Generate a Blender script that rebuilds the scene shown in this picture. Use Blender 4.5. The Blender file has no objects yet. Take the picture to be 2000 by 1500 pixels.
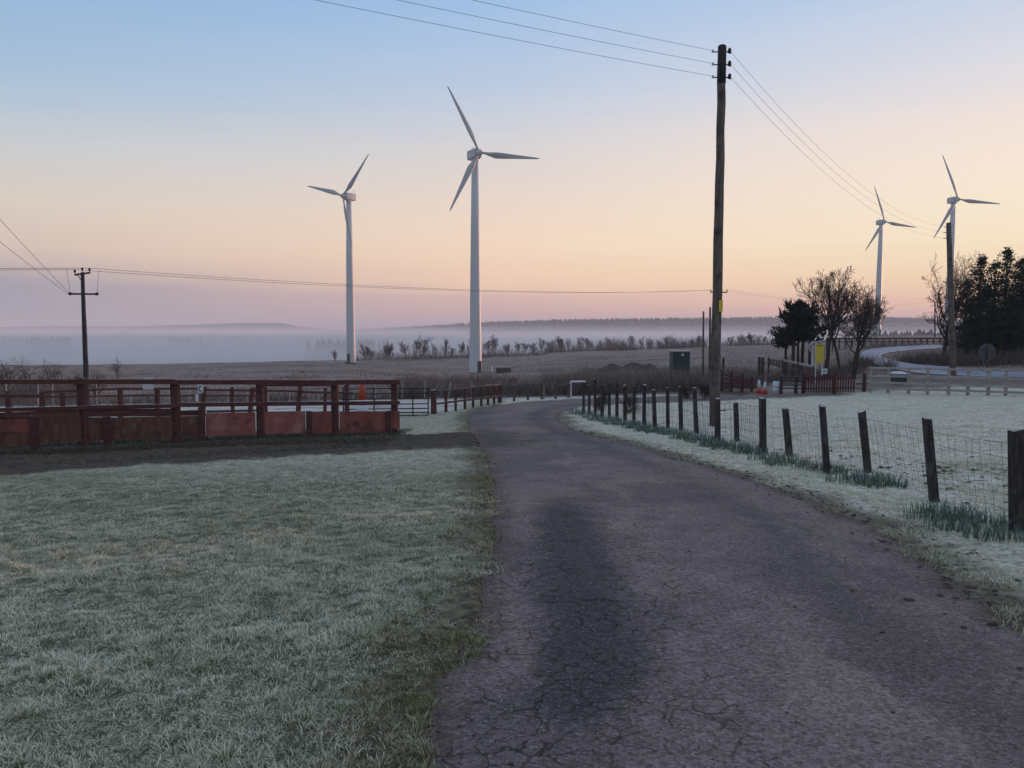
import bpy, math, random
import numpy as np
from mathutils import Vector, Matrix, noise as mnoise

R = math.radians
C = bpy.context.scene.collection
scene = bpy.context.scene

# ------------------------------------------------------------------ camera
PITCH = math.atan(110 / 1500)
EYE = 1.6
cam_d = bpy.data.cameras.new('camera')
cam_d.sensor_fit = 'HORIZONTAL'; cam_d.sensor_width = 36.0
cam_d.lens = 36.0 * 1500 / 2000
cam_d.clip_start = 0.05; cam_d.clip_end = 20000
cam = bpy.data.objects.new('camera', cam_d); C.objects.link(cam)
cam.location = (0, 0, EYE)
cam.rotation_euler = (math.pi / 2 - PITCH, 0, 0)
scene.camera = cam

# ------------------------------------------------------------------ sky and sun
SUN_AZ, SUN_EL = R(52), R(2.2)          # clockwise from the view direction

def lin(c):
    return tuple(((v / 255) / 12.92 if v / 255 <= 0.04045 else ((v / 255 + 0.055) / 1.055) ** 2.4) for v in c)

world = bpy.data.worlds.new('World'); scene.world = world
world.use_nodes = True
wn, wl = world.node_tree.nodes, world.node_tree.links
wn.clear()

def wmath(op, a, b=None, c=None, clamp=False):
    n = wn.new('ShaderNodeMath'); n.operation = op; n.use_clamp = clamp
    for i, v in enumerate((a, b, c)):
        if v is None: continue
        if isinstance(v, (int, float)): n.inputs[i].default_value = v
        else: wl.new(v, n.inputs[i])
    return n.outputs[0]

tc = wn.new('ShaderNodeTexCoord'); sep = wn.new('ShaderNodeSeparateXYZ')
wl.new(tc.outputs['Generated'], sep.inputs[0])
elev = wmath('ARCSINE', sep.outputs[2])
hor = wmath('SQRT', wmath('ADD', wmath('MULTIPLY', sep.outputs[0], sep.outputs[0]), wmath('MULTIPLY', sep.outputs[1], sep.outputs[1])))
cosd = wmath('DIVIDE', wmath('ADD', wmath('MULTIPLY', sep.outputs[0], math.sin(SUN_AZ)), wmath('MULTIPLY', sep.outputs[1], math.cos(SUN_AZ))), wmath('MAXIMUM', hor, 0.001))
# a slight waviness of the cloud bank's top edge
wnz = wn.new('ShaderNodeTexNoise'); wnz.inputs['Scale'].default_value = 5.0; wnz.inputs['Detail'].default_value = 4.0
wmap = wn.new('ShaderNodeMapping'); wmap.inputs['Scale'].default_value = (1, 1, 14)
wl.new(tc.outputs['Generated'], wmap.inputs[0]); wl.new(wmap.outputs[0], wnz.inputs['Vector'])
elev2 = wmath('ADD', elev, wmath('MULTIPLY', wmath('SUBTRACT', wnz.outputs['Fac'], 0.5), R(1.3)))
SPAN = 50.0
efac = wmath('DIVIDE', elev2, R(SPAN), clamp=True)

def ramp(stops):
    n = wn.new('ShaderNodeValToRGB'); cr = n.color_ramp
    cr.interpolation = 'LINEAR'
    while len(cr.elements) < len(stops): cr.elements.new(0.5)
    for e, (deg, col) in zip(cr.elements, stops):
        e.position = deg / SPAN; e.color = lin(col) + (1,)
    wl.new(efac, n.inputs[0])
    return n.outputs[0]

skyL = ramp([(0, (150, 156, 172)), (2.6, (153, 156, 173)), (3.7, (184, 171, 175)), (5.0, (216, 196, 184)), (8.0, (220, 208, 196)),
             (11.5, (201, 208, 213)), (15, (168, 195, 220)), (23, (130, 176, 220)), (50, (166, 182, 209))])
skyC = ramp([(0, (212, 172, 168)), (2.2, (228, 188, 175)), (3.2, (252, 212, 181)), (6, (253, 223, 196)), (9.1, (241, 221, 206)),
             (12.8, (222, 217, 217)), (16.3, (196, 209, 228)), (23, (158, 194, 234)), (50, (169, 184, 210))])
skyR = ramp([(0, (250, 188, 164)), (1.6, (255, 203, 174)), (3.0, (255, 222, 182)), (6, (255, 238, 206)), (9.1, (255, 238, 217)),
             (12.8, (248, 232, 223)), (16.3, (224, 224, 232)), (23, (182, 206, 236)), (50, (172, 186, 210))])

def wmix(f, a, b):
    n = wn.new('ShaderNodeMix'); n.data_type = 'RGBA'
    if isinstance(f, (int, float)): n.inputs[0].default_value = f
    else: wl.new(f, n.inputs[0])
    wl.new(a, n.inputs[6]); wl.new(b, n.inputs[7])
    return n.outputs[2]

def mapr(v, a, b):
    n = wn.new('ShaderNodeMapRange'); n.clamp = True
    n.inputs[1].default_value = a; n.inputs[2].default_value = b
    wl.new(v, n.inputs[0]); return n.outputs[0]

grad = wmix(mapr(cosd, 0.616, 0.97), wmix(mapr(cosd, 0.03, 0.616), skyL, skyC), skyR)
nish = wn.new('ShaderNodeTexSky'); nish.sky_type = 'NISHITA'; nish.sun_disc = False
nish.sun_elevation = SUN_EL; nish.sun_rotation = SUN_AZ
nish.air_density = 1.0; nish.dust_density = 1.5; nish.ozone_density = 1.5
nsc = wn.new('ShaderNodeVectorMath'); nsc.operation = 'SCALE'; nsc.inputs['Scale'].default_value = 0.15
wl.new(nish.outputs[0], nsc.inputs[0])
snz = wn.new('ShaderNodeTexNoise'); snz.inputs['Scale'].default_value = 2.2; snz.inputs['Detail'].default_value = 5.0; snz.inputs['Roughness'].default_value = 0.6
smap = wn.new('ShaderNodeMapping'); smap.inputs['Scale'].default_value = (1, 1, 16); smap.inputs['Rotation'].default_value = (0.03, 0.05, 0)
wl.new(tc.outputs['Generated'], smap.inputs[0]); wl.new(smap.outputs[0], snz.inputs['Vector'])
svec = wn.new('ShaderNodeVectorMath'); svec.operation = 'SCALE'; wl.new(grad, svec.inputs[0]); wl.new(wmath('ADD', 1.0, wmath('MULTIPLY', wmath('SUBTRACT', snz.outputs['Fac'], 0.48), 0.03)), svec.inputs['Scale'])
wfin = wmix(0.03, svec.outputs[0], nsc.outputs[0])
bg = wn.new('ShaderNodeBackground'); bg.inputs['Strength'].default_value = 1.0
wl.new(wfin, bg.inputs['Color'])
wo = wn.new('ShaderNodeOutputWorld'); wl.new(bg.outputs[0], wo.inputs['Surface'])

sun_d = bpy.data.lights.new('sun', 'SUN'); sun_d.energy = 3.2; sun_d.angle = R(0.5); sun_d.color = (1.0, 0.50, 0.38)
sun = bpy.data.objects.new('sun', sun_d); C.objects.link(sun)
sdir = Vector((math.sin(SUN_AZ) * math.cos(SUN_EL), math.cos(SUN_AZ) * math.cos(SUN_EL), math.sin(SUN_EL)))
sun.rotation_euler = (-sdir).to_track_quat('-Z', 'Y').to_euler()

vs = scene.view_settings
vs.view_transform = 'Standard'; vs.look = 'None'; vs.exposure = 0.0; vs.gamma = 1.0
try: vs.use_curve_mapping = False
except Exception: pass
cy = scene.cycles
cy.use_denoising = True
cy.max_bounces = 6; cy.diffuse_bounces = 3; cy.glossy_bounces = 2; cy.transparent_max_bounces = 8
cy.volume_bounces = 5
cy.caustics_reflective = False; cy.caustics_refractive = False

# ------------------------------------------------------------------ terrain function
PXS = [-800, 0, 300, 690, 930, 1200, 1500, 1700, 1850, 2000, 2800]
TS = np.array([(p - 1000) / 1500 for p in PXS])
YS = np.array([36, 46, 60, 80, 100, 141, 187, 230, 290, 400, 800, 6500.])
def nearz(x, y):
    xx = np.clip(x, -32, 32)
    return -0.055 * np.maximum(y, -30) * (1 - 0.0103 * xx)
TAB = np.array([
    [float(nearz(t * 36, 36)) for t in TS],
    [-3.3, -3.1, -2.9, -2.65, -2.5, -2.3, -1.95, -1.2, -.85, -.8, -.7],
    [-4.2, -3.9, -3.7, -3.3, -3.1, -2.75, -2.2, -1.0, -.75, -.6, -.4],
    [-5.2, -4.9, -4.7, -4.2, -4.0, -3.4, -2.5, -.9, -.65, -.4, 0],
    [-6.1, -5.8, -5.6, -5.0, -4.9, -4.0, -2.7, -.7, -.4, -.2, .3],
    [-7.6, -7.2, -7.0, -6.6, -6.86, -5.0, -3.1, -.9, -.6, 0, .8],
    [-8.4, -8.0, -7.8, -7.1, -6.6, -5.3, -3.4, -1.0, -.8, 0, 1],
    [-9.8, -9.5, -9.2, -8.0, -6.6, -5.2, -3.5, -1.1, -1.1, -.2, 1],
    [-17, -16, -16, -12, -9.5, -7.5, -5, -1.6, -1.3, -.5, 1],
    [-26, -25, -25, -22, -20, -18, -14, -8, -6, -4, -2],
    [-32, -32, -32, -32, -32, -32, -30, -22, -18, -15, -12],
    [-32, -32, -32, -32, -32, -32, -32, -32, -32, -32, -32],
])
def H(x, y):
    x = np.asarray(x, float); y = np.asarray(y, float)
    n = nearz(x, y)
    yy = np.clip(y, 36, 6499); t = np.clip(x / np.maximum(yy, 1), TS[0], TS[-1])
    i = np.clip(np.searchsorted(YS, yy, side='right') - 1, 0, len(YS) - 2)
    j = np.clip(np.searchsorted(TS, t, side='right') - 1, 0, len(TS) - 2)
    fy = (yy - YS[i]) / (YS[i + 1] - YS[i]); ft = (t - TS[j]) / (TS[j + 1] - TS[j])
    a = TAB[i, j] * (1 - ft) + TAB[i, j + 1] * ft
    b = TAB[i + 1, j] * (1 - ft) + TAB[i + 1, j + 1] * ft
    far = a * (1 - fy) + b * fy
    return np.where(y < 36, n, far)
def h(x, y): return float(H(x, y))

cP, sP = math.cos(PITCH), math.sin(PITCH)
def ray(px, py):
    u, v = (px - 1000) / 1500, (750 - py) / 1500
    return Vector((u, cP + v * sP, -sP + v * cP))
def gp(px, py, lo=1.5, hi=420):
    """where the sight line through a point of the photograph meets the ground"""
    d = ray(px, py); prev = lo
    y = lo
    while y < hi:
        k = y / d.y
        if EYE + d.z * k <= h(d.x * k, y):
            a, b = prev, y
            for _ in range(30):
                m = (a + b) / 2; k = m / d.y
                if EYE + d.z * k <= h(d.x * k, m): b = m
                else: a = m
            k = b / d.y
            return Vector((d.x * k, b, h(d.x * k, b)))
        prev = y; y *= 1.01
    k = hi / d.y
    return Vector((d.x * k, hi, h(d.x * k, hi)))
def zat(y, py):
    v = (750 - py) / 1500
    return EYE + y * (v * cP - sP) / (cP + v * sP)
def xat(px, y, z):
    return (px - 1000) / 1500 * (y * cP - (z - EYE) * sP)
def at(px, y):
    """ground point at forward distance y in the direction px"""
    z = 0
    for _ in range(4):
        x = xat(px, y, z); z = h(x, y)
    return Vector((x, y, z))
def pxof(p):
    return 1000 + 1500 * p.x / (p.y * cP - (p.z - EYE) * sP)
def on_line(px, A, B):
    """ground point on the line A-B (extended) seen at column px"""
    a, b = -1.5, 2.5
    fa = pxof(A.lerp(B, a)) - px
    for _ in range(40):
        m = (a + b) / 2; fm = pxof(A.lerp(B, m)) - px
        if fa * fm <= 0: b = m
        else: a, fa = m, fm
    p = A.lerp(B, (a + b) / 2)
    return Vector((p.x, p.y, h(p.x, p.y)))

# ------------------------------------------------------------------ materials
MATS = {}
def nodes_of(name):
    m = bpy.data.materials.new(name); m.use_nodes = True
    nt = m.node_tree; b = nt.nodes['Principled BSDF']
    MATS[name] = m
    return m, nt, b
def nmix(nt, f, a, b):
    n = nt.nodes.new('ShaderNodeMix'); n.data_type = 'RGBA'
    for i, v in ((0, f), (6, a), (7, b)):
        if isinstance(v, (int, float)): n.inputs[i].default_value = v
        elif isinstance(v, tuple): n.inputs[i].default_value = v + (1,) if len(v) == 3 else v
        else: nt.links.new(v, n.inputs[i])
    return n.outputs[2]
def nmath(nt, op, a, b=None, clamp=False):
    n = nt.nodes.new('ShaderNodeMath'); n.operation = op; n.use_clamp = clamp
    for i, v in enumerate((a, b)):
        if v is None: continue
        if isinstance(v, (int, float)): n.inputs[i].default_value = v
        else: nt.links.new(v, n.inputs[i])
    return n.outputs[0]
def nnoise(nt, scale, detail=4, rough=0.55, coord='Object', stretch=None, dist=0.0):
    t = nt.nodes.new('ShaderNodeTexCoord')
    n = nt.nodes.new('ShaderNodeTexNoise')
    n.inputs['Scale'].default_value = scale; n.inputs['Detail'].default_value = detail
    n.inputs['Roughness'].default_value = rough; n.inputs['Distortion'].default_value = dist
    src = t.outputs[coord]
    if stretch:
        mp = nt.nodes.new('ShaderNodeMapping'); mp.inputs['Scale'].default_value = stretch
        nt.links.new(src, mp.inputs[0]); src = mp.outputs[0]
    nt.links.new(src, n.inputs['Vector'])
    return n.outputs['Fac']
def nrange(nt, v, a, b, lo=0.0, hi=1.0):
    n = nt.nodes.new('ShaderNodeMapRange'); n.clamp = True
    n.interpolation_type = 'SMOOTHSTEP'
    n.inputs[1].default_value = a; n.inputs[2].default_value = b; n.inputs[3].default_value = lo; n.inputs[4].default_value = hi
    nt.links.new(v, n.inputs[0]); return n.outputs[0]
def nattr(nt, name):
    n = nt.nodes.new('ShaderNodeAttribute'); n.attribute_name = name
    return n
def nbump(nt, bsdf, hgt, strength, dist):
    n = nt.nodes.new('ShaderNodeBump'); n.inputs['Strength'].default_value = strength; n.inputs['Distance'].default_value = dist
    nt.links.new(hgt, n.inputs['Height']); nt.links.new(n.outputs[0], bsdf.inputs['Normal'])
def M(name, c1, c2=None, scale=8.0, rough=0.8, bump=0.0, bdist=0.01, stretch=None, metal=0.0, spec=0.3, lo=0.35, hi=0.65, c3=None, scale3=2.0, frost=0.0, wear=None):
    if name in MATS: return MATS[name]
    m, nt, b = nodes_of(name)
    b.inputs['Roughness'].default_value = rough; b.inputs['Metallic'].default_value = metal
    b.inputs['Specular IOR Level'].default_value = spec
    if c2 is None: c2 = tuple(v * 0.75 for v in c1)
    f = nnoise(nt, scale, 5, 0.6, stretch=stretch)
    col = nmix(nt, nrange(nt, f, lo, hi), c1, c2)
    if c3 is not None:
        f3 = nnoise(nt, scale3, 3, 0.6)
        col = nmix(nt, nrange(nt, f3, 0.5, 0.72), col, c3)
    if wear:
        col = nmix(nt, nmath(nt, 'MULTIPLY', nrange(nt, nnoise(nt, 5.5, 7, 0.75, stretch=(1, 1, .6)), 0.55, 0.63), 0.8), col, wear)
        col = nmix(nt, nmath(nt, 'MULTIPLY', nrange(nt, nnoise(nt, 2.1, 6, 0.7), 0.46, 0.36), 0.6), col, (0.045, 0.03, 0.025))
    if frost:
        g_ = nt.nodes.new('ShaderNodeNewGeometry'); s3 = nt.nodes.new('ShaderNodeSeparateXYZ'); nt.links.new(g_.outputs['True Normal'], s3.inputs[0])
        up_ = nmath(nt, 'MULTIPLY', nrange(nt, s3.outputs[2], 0.5, 0.9), nrange(nt, nnoise(nt, 6, 4, 0.6), 0.3, 0.6, 0.3, 1.0))
        col = nmix(nt, nmath(nt, 'MULTIPLY', up_, frost), col, (0.55, 0.53, 0.50))
    nt.links.new(col, b.inputs['Base Color'])
    if bump: nbump(nt, b, f, bump, bdist)
    return m

# ------------------------------------------------------------------ mesh builder
class MB:
    def __init__(self): self.v = []; self.f = []
    def quad(self, a, b, c, d):
        n = len(self.v); self.v += [a, b, c, d]; self.f.append((n, n + 1, n + 2, n + 3))
    def tri(self, a, b, c):
        n = len(self.v); self.v += [a, b, c]; self.f.append((n, n + 1, n + 2))
    def poly(self, pts):
        n = len(self.v); self.v += [Vector(p) for p in pts]; self.f.append(tuple(range(n, n + len(pts))))
    def hexa(self, P):
        n = len(self.v); self.v += [Vector(p) for p in P]
        for q in ((0, 3, 2, 1), (4, 5, 6, 7), (0, 1, 5, 4), (1, 2, 6, 5), (2, 3, 7, 6), (3, 0, 4, 7)):
            self.f.append(tuple(n + i for i in q))
        return self
    def box(self, c, s, rz=0.0, mat=None):
        c = Vector(c); hx, hy, hz = s[0] / 2, s[1] / 2, s[2] / 2
        m = mat or Matrix.Rotation(rz, 3, 'Z')
        P = [c + m @ Vector(p) for p in ((-hx, -hy, -hz), (hx, -hy, -hz), (hx, hy, -hz), (-hx, hy, -hz), (-hx, -hy, hz), (hx, -hy, hz), (hx, hy, hz), (-hx, hy, hz))]
        return self.hexa(P)
    def beam(self, a, b, w, t, up=Vector((0, 0, 1))):
        """a rectangular bar from a to b, w along up, t across"""
        a, b = Vector(a), Vector(b); d = (b - a).normalized()
        s = d.cross(up); s = s.normalized() if s.length > 1e-6 else Vector((1, 0, 0))
        u = s.cross(d).normalized()
        s *= t / 2; u *= w / 2
        P = [a - s - u, a + s - u, a + s + u, a - s + u, b - s - u, b + s - u, b + s + u, b - s + u]
        return self.hexa([P[0], P[3], P[2], P[1], P[4], P[7], P[6], P[5]])
    def tube(self, pts, rad, n=6, cap=True):
        pts = [Vector(p) for p in pts]
        if isinstance(rad, (int, float)): rad = [rad] * len(pts)
        base = len(self.v); ref = Vector((0.13, 0.31, 0.94))
        for i, p in enumerate(pts):
            d = (pts[min(i + 1, len(pts) - 1)] - pts[max(i - 1, 0)])
            d = d.normalized() if d.length > 1e-9 else Vector((0, 0, 1))
            s = d.cross(ref)
            if s.length < 0.05: s = d.cross(Vector((1, 0, 0)))
            s.normalize(); u = s.cross(d)
            for k in range(n):
                a = 2 * math.pi * k / n
                self.v.append(p + (s * math.cos(a) + u * math.sin(a)) * rad[i])
        for i in range(len(pts) - 1):
            for k in range(n):
                a = base + i * n + k; b2 = base + i * n + (k + 1) % n
                self.f.append((a, b2, b2 + n, a + n))
        if cap:
            self.f.append(tuple(base + k for k in range(n))[::-1])
            e = base + (len(pts) - 1) * n
            self.f.append(tuple(e + k for k in range(n)))
        return self
    def lathe(self, prof, n=16, o=(0, 0, 0)):
        """prof: list of (radius, z)"""
        return self.tube([(o[0], o[1], o[2] + z) for r, z in prof], [r for r, z in prof], n)
    def build(self, name, mat=None, parent=None, smooth=False, loc=None):
        me = bpy.data.meshes.new(name)
        off = Vector(parent_world(parent)) if parent is not None else Vector(loc or (0, 0, 0))
        me.from_pydata([tuple(Vector(v) - off) for v in self.v], [], self.f)
        if smooth:
            me.polygons.foreach_set('use_smooth', [True] * len(me.polygons))
        if mat: me.materials.append(MATS[mat] if isinstance(mat, str) else mat)
        o = bpy.data.objects.new(name, me); C.objects.link(o)
        if parent is not None: o.parent = parent
        else: o.location = off
        return o
def parent_world(p):
    v = Vector((0, 0, 0))
    while p is not None:
        v += Vector(p.location); p = p.parent
    return v
def tag(o, label=None, cat=None, group=None, kind=None):
    if label: o['label'] = label
    if cat: o['category'] = cat
    if group: o['group'] = group
    if kind: o['kind'] = kind
    return o
def thing(name, label, cat, loc=(0, 0, 0), group=None):
    o = bpy.data.objects.new(name, None); C.objects.link(o)
    o.location = loc; o.empty_display_size = 0.2
    return tag(o, label, cat, group)
def copy_tree(o, parent=None):
    c = o.copy(); C.objects.link(c); c.parent = parent
    for ch in list(o.children): copy_tree(ch, c)
    return c
ORD = ['first', 'second', 'third', 'fourth', 'fifth', 'sixth', 'seventh', 'eighth', 'ninth', 'tenth', 'eleventh', 'twelfth', 'thirteenth',
       'fourteenth', 'fifteenth', 'sixteenth', 'seventeenth', 'eighteenth', 'nineteenth', 'twentieth']
def ordinal(i):
    if i < 20: return ORD[i]
    tens = ['twenty', 'thirty', 'forty', 'fifty', 'sixty', 'seventy'][(i + 1) // 10 - 2]
    u = (i + 1) % 10
    return {'twenty': 'twentieth', 'thirty': 'thirtieth', 'forty': 'fortieth', 'fifty': 'fiftieth', 'sixty': 'sixtieth', 'seventy': 'seventieth'}[tens] if u == 0 else tens + '-' + ORD[u - 1]

def mesh_np(name, verts, faces_n, idx, mat, parent=None, attrs=None, smooth=False):
    """fast mesh from arrays: every face has faces_n corners"""
    me = bpy.data.meshes.new(name)
    nv, nf = len(verts), len(idx) // faces_n
    me.vertices.add(nv); me.loops.add(len(idx)); me.polygons.add(nf)
    me.vertices.foreach_set('co', np.asarray(verts, np.float32).ravel())
    me.loops.foreach_set('vertex_index', np.asarray(idx, np.int32))
    me.polygons.foreach_set('loop_start', np.arange(0, nf * faces_n, faces_n, dtype=np.int32))
    me.polygons.foreach_set('loop_total', np.full(nf, faces_n, np.int32))
    if smooth: me.polygons.foreach_set('use_smooth', np.ones(nf, bool))
    for k, a in (attrs or {}).items():
        at_ = me.attributes.new(k, 'FLOAT', 'POINT'); at_.data.foreach_set('value', np.asarray(a, np.float32))
    me.update(calc_edges=True)
    me.materials.append(MATS[mat])
    o = bpy.data.objects.new(name, me); C.objects.link(o)
    if parent: o.parent = parent
    return o

# ------------------------------------------------------------------ layout lines on the ground
DL = [(800, 1640), (838, 1500), (880, 1300), (946, 1130), (966, 1000), (960, 920), (943, 875), (924, 845), (912, 822), (928, 803), (985, 790), (1060, 783), (1130, 779), (1250, 775), (1380, 772), (1500, 767), (1600, 764)]
DR = [(2420, 1500), (2200, 1330), (2000, 1218), (1800, 1085), (1650, 1004), (1500, 947), (1350, 901), (1220, 864), (1130, 841), (1088, 817), (1108, 802), (1150, 792), (1250, 787), (1380, 783), (1500, 777), (1600, 772)]
def cr_resample(P, n):
    """smooth curve through points, n samples evenly by length"""
    P = [Vector((p[0], p[1])) for p in P]; out = []
    for i in range(len(P) - 1):
        p0, p1, p2, p3 = P[max(i - 1, 0)], P[i], P[i + 1], P[min(i + 2, len(P) - 1)]
        for k in range(12):
            t = k / 12
            out.append(0.5 * ((2 * p1) + (p2 - p0) * t + (2 * p0 - 5 * p1 + 4 * p2 - p3) * t * t + (3 * p1 - p0 - 3 * p2 + p3) * t ** 3))
    out.append(P[-1])
    d = [0]
    for a, b in zip(out, out[1:]): d.append(d[-1] + (b - a).length)
    res = []
    j = 0
    for k in range(n):
        s = d[-1] * k / (n - 1)
        while j < len(d) - 2 and d[j + 1] < s: j += 1
        f = (s - d[j]) / max(d[j + 1] - d[j], 1e-9)
        res.append(out[j].lerp(out[j + 1], f))
    return res
drive_left = cr_resample([(-0.5, -6), (-0.5, 0)] + [tuple(gp(*p)[:2]) for p in DL[1:]], 640)
drive_right = cr_resample([(2.6, -6), (2.8, 0)] + [tuple(gp(*p)[:2]) for p in DR[2:]], 640)
def ragged(L, seed, amp):
    out = []
    for i, p in enumerate(L):
        a, b2 = L[max(i - 1, 0)], L[min(i + 1, len(L) - 1)]; t = (b2 - a).normalized()
        n_ = mnoise.noise(Vector((p.x * 1.1, p.y * 1.1, seed))) + .7 * mnoise.noise(Vector((p.x * 3.1, p.y * 3.1, seed + 5))) + .4 * mnoise.noise(Vector((p.x * 8, p.y * 8, seed + 9)))
        out.append(p + Vector((-t.y, t.x)) * amp * n_ * min(1, max(p.y, 0) / 1.5))
    return out
drive_left = ragged(drive_left, 1.5, .075); drive_right = ragged(drive_right, 7.5, .11)
TL = [(-700, 980), (0, 929), (200, 916), (400, 904), (600, 891), (800, 880), (950, 873), (1010, 872)]
TU = [(-700, 915), (0, 879), (165, 872), (400, 863), (600, 856), (780, 851), (920, 846), (990, 845)]
track_low = cr_resample([tuple(gp(*p)[:2]) for p in TL], 80)
track_up = cr_resample([tuple(gp(*p)[:2]) for p in TU], 80)
RO = [(2500, 752), (2200, 742), (2000, 738), (1900, 736), (1800, 731), (1740, 721), (1695, 707), (1680, 695), (1692, 685), (1730, 679), (1790, 675.5), (1850, 674), (1960, 672)]
RI = [(2500, 734), (2200, 730), (2000, 728), (1900, 725), (1800, 714), (1750, 706), (1720, 697), (1733, 690), (1762, 686), (1800, 683), (1850, 680.5), (1960, 678)]
tarmac_out = cr_resample([tuple(gp(*p)[:2]) for p in RO], 90)
tarmac_in = cr_resample([tuple(gp(*p)[:2]) for p in RI], 90)

# ------------------------------------------------------------------ masks on the ground
rng = np.random.default_rng(7)
_dl = np.array([tuple(p) for p in drive_left]); _dr = np.array([tuple(p) for p in drive_right])
iL = int(np.argmax(_dl[:, 1] > 35.5)); iR = int(np.argmax(_dr[:, 1] > 33.0))
_tl = np.array([tuple(p) for p in track_low]); _tu = np.array([tuple(p) for p in track_up])
def drive_in(x, y):
    """about how far inside the drive a point lies (metres, negative outside)"""
    a = x - np.interp(y, _dl[:iL, 1], _dl[:iL, 0])
    b = np.interp(y, _dr[:iR, 1], _dr[:iR, 0]) - x
    near = np.minimum(a, b)
    yf = np.interp(x, _dl[iL:, 0], _dl[iL:, 1]); yn = np.interp(x, _dr[iR:, 0], _dr[iR:, 1])
    back = np.minimum(yf - y, y - yn)
    xr0 = _dr[iR, 0]
    res = np.where(y < 33.0, near, np.where(x > xr0, back, np.minimum(yf - y, np.where(y < 35.5, a, 9.))))
    return np.where((x > 16.5) | (y < -6), -9., res)
def track_in(x, y):
    lo = np.interp(x, _tl[:, 0], _tl[:, 1]); up = np.interp(x, _tu[:, 0], _tu[:, 1])
    r = np.minimum(y - lo, up - y)
    return np.where(x < 0.2, r, -9.)
def vnoise(x, y, s, seed=0.0):
    return np.array([mnoise.noise(Vector((a * s + seed, b * s - seed, seed * 0.7))) for a, b in zip(x, y)])
def cheap_noise(x, y, s, seed):
    g = np.random.default_rng(seed); v = np.zeros_like(x)
    for _ in range(7):
        a = g.uniform(0, 2 * np.pi); k = s * g.uniform(0.5, 1.9)
        v += np.sin((x * np.cos(a) + y * np.sin(a)) * k + g.uniform(0, 6.28) + 1.3 * np.sin((x * np.sin(a) - y * np.cos(a)) * k * 0.6))
    return v / 3.2

def lumpf(x, y):
    """small humps and hollows of the turf"""
    return 0.015 * cheap_noise(x, y, 3.0, 71) + 0.016 * cheap_noise(x, y, 9.0, 72) + 0.008 * cheap_noise(x, y, 21.0, 73)
def sstep(a, b, v):
    t = np.clip((v - a) / (b - a), 0, 1); return t * t * (3 - 2 * t)

# ------------------------------------------------------------------ ground material
m, nt, b = nodes_of('ground')
b.inputs['Roughness'].default_value = 0.95; b.inputs['Specular IOR Level'].default_value = 0.15
n1 = nnoise(nt, 1.3, 5, 0.6); n2 = nnoise(nt, 9.0, 5, 0.65); n3 = nnoise(nt, 0.06, 4, 0.6); n4 = nnoise(nt, 0.6, 6, 0.7)
lawn = nmix(nt, nrange(nt, n2, 0.35, 0.68), (0.10, 0.10, 0.055), (0.44, 0.42, 0.31))
n5 = nnoise(nt, 75, 3, 0.7); n6 = nnoise(nt, 22, 4, 0.7, stretch=(.7, 1.3, 1))
lawn = nmix(nt, nrange(nt, n5, 0.56, 0.42), lawn, (0.05, 0.056, 0.026))
lawn = nmix(nt, nmath(nt, 'MULTIPLY', nrange(nt, n1, 0.55, 0.75), 0.25), lawn, (0.22, 0.215, 0.12))
field = nmix(nt, nrange(nt, n2, 0.30, 0.55), (0.40, 0.375, 0.28), (0.72, 0.67, 0.57))
field = nmix(nt, nmath(nt, 'MULTIPLY', nrange(nt, nnoise(nt, 2.6, 4, 0.6, stretch=(.7, 1.4, 1)), 0.60, 0.68), 0.75), field, (0.12, 0.10, 0.075))
field = nmix(nt, nmath(nt, 'MULTIPLY', nrange(nt, n6, 0.53, 0.40), 0.75), field, (0.17, 0.165, 0.105))
field = nmix(nt, nmath(nt, 'MULTIPLY', nrange(nt, n1, 0.52, 0.7), 0.45), field, (0.38, 0.35, 0.24))
col = nmix(nt, nattr(nt, 'field').outputs['Fac'], lawn, field)
moor = nmix(nt, nrange(nt, n4, 0.35, 0.65), (0.175, 0.125, 0.112), (0.29, 0.235, 0.20))
moor = nmix(nt, nrange(nt, n3, 0.45, 0.65), moor, (0.15, 0.108, 0.10))
col = nmix(nt, nattr(nt, 'moor').outputs['Fac'], col, moor)
sand = nmix(nt, nrange(nt, n4, 0.3, 0.7), (0.45, 0.41, 0.37), (0.56, 0.52, 0.47))
col = nmix(nt, nattr(nt, 'sand').outputs['Fac'], col, sand)
mud = nmix(nt, nrange(nt, n2, 0.35, 0.7), (0.052, 0.038, 0.030), (0.115, 0.09, 0.066))
mud = nmix(nt, nmath(nt, 'MULTIPLY', nrange(nt, n1, 0.5, 0.7), 0.6), mud, (0.06, 0.066, 0.038))
col = nmix(nt, nattr(nt, 'mud').outputs['Fac'], col, mud)
edge = nmix(nt, nrange(nt, n2, 0.35, 0.65), (0.045, 0.034, 0.022), (0.13, 0.105, 0.058))
col = nmix(nt, nmath(nt, 'MULTIPLY', nattr(nt, 'edge').outputs['Fac'], 0.8), col, edge)
nt.links.new(col, b.inputs['Base Color'])
nbump(nt, b, nmath(nt, 'ADD', n2, nmath(nt, 'MULTIPLY', n6, 0.5)), 0.6, 0.03)

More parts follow.
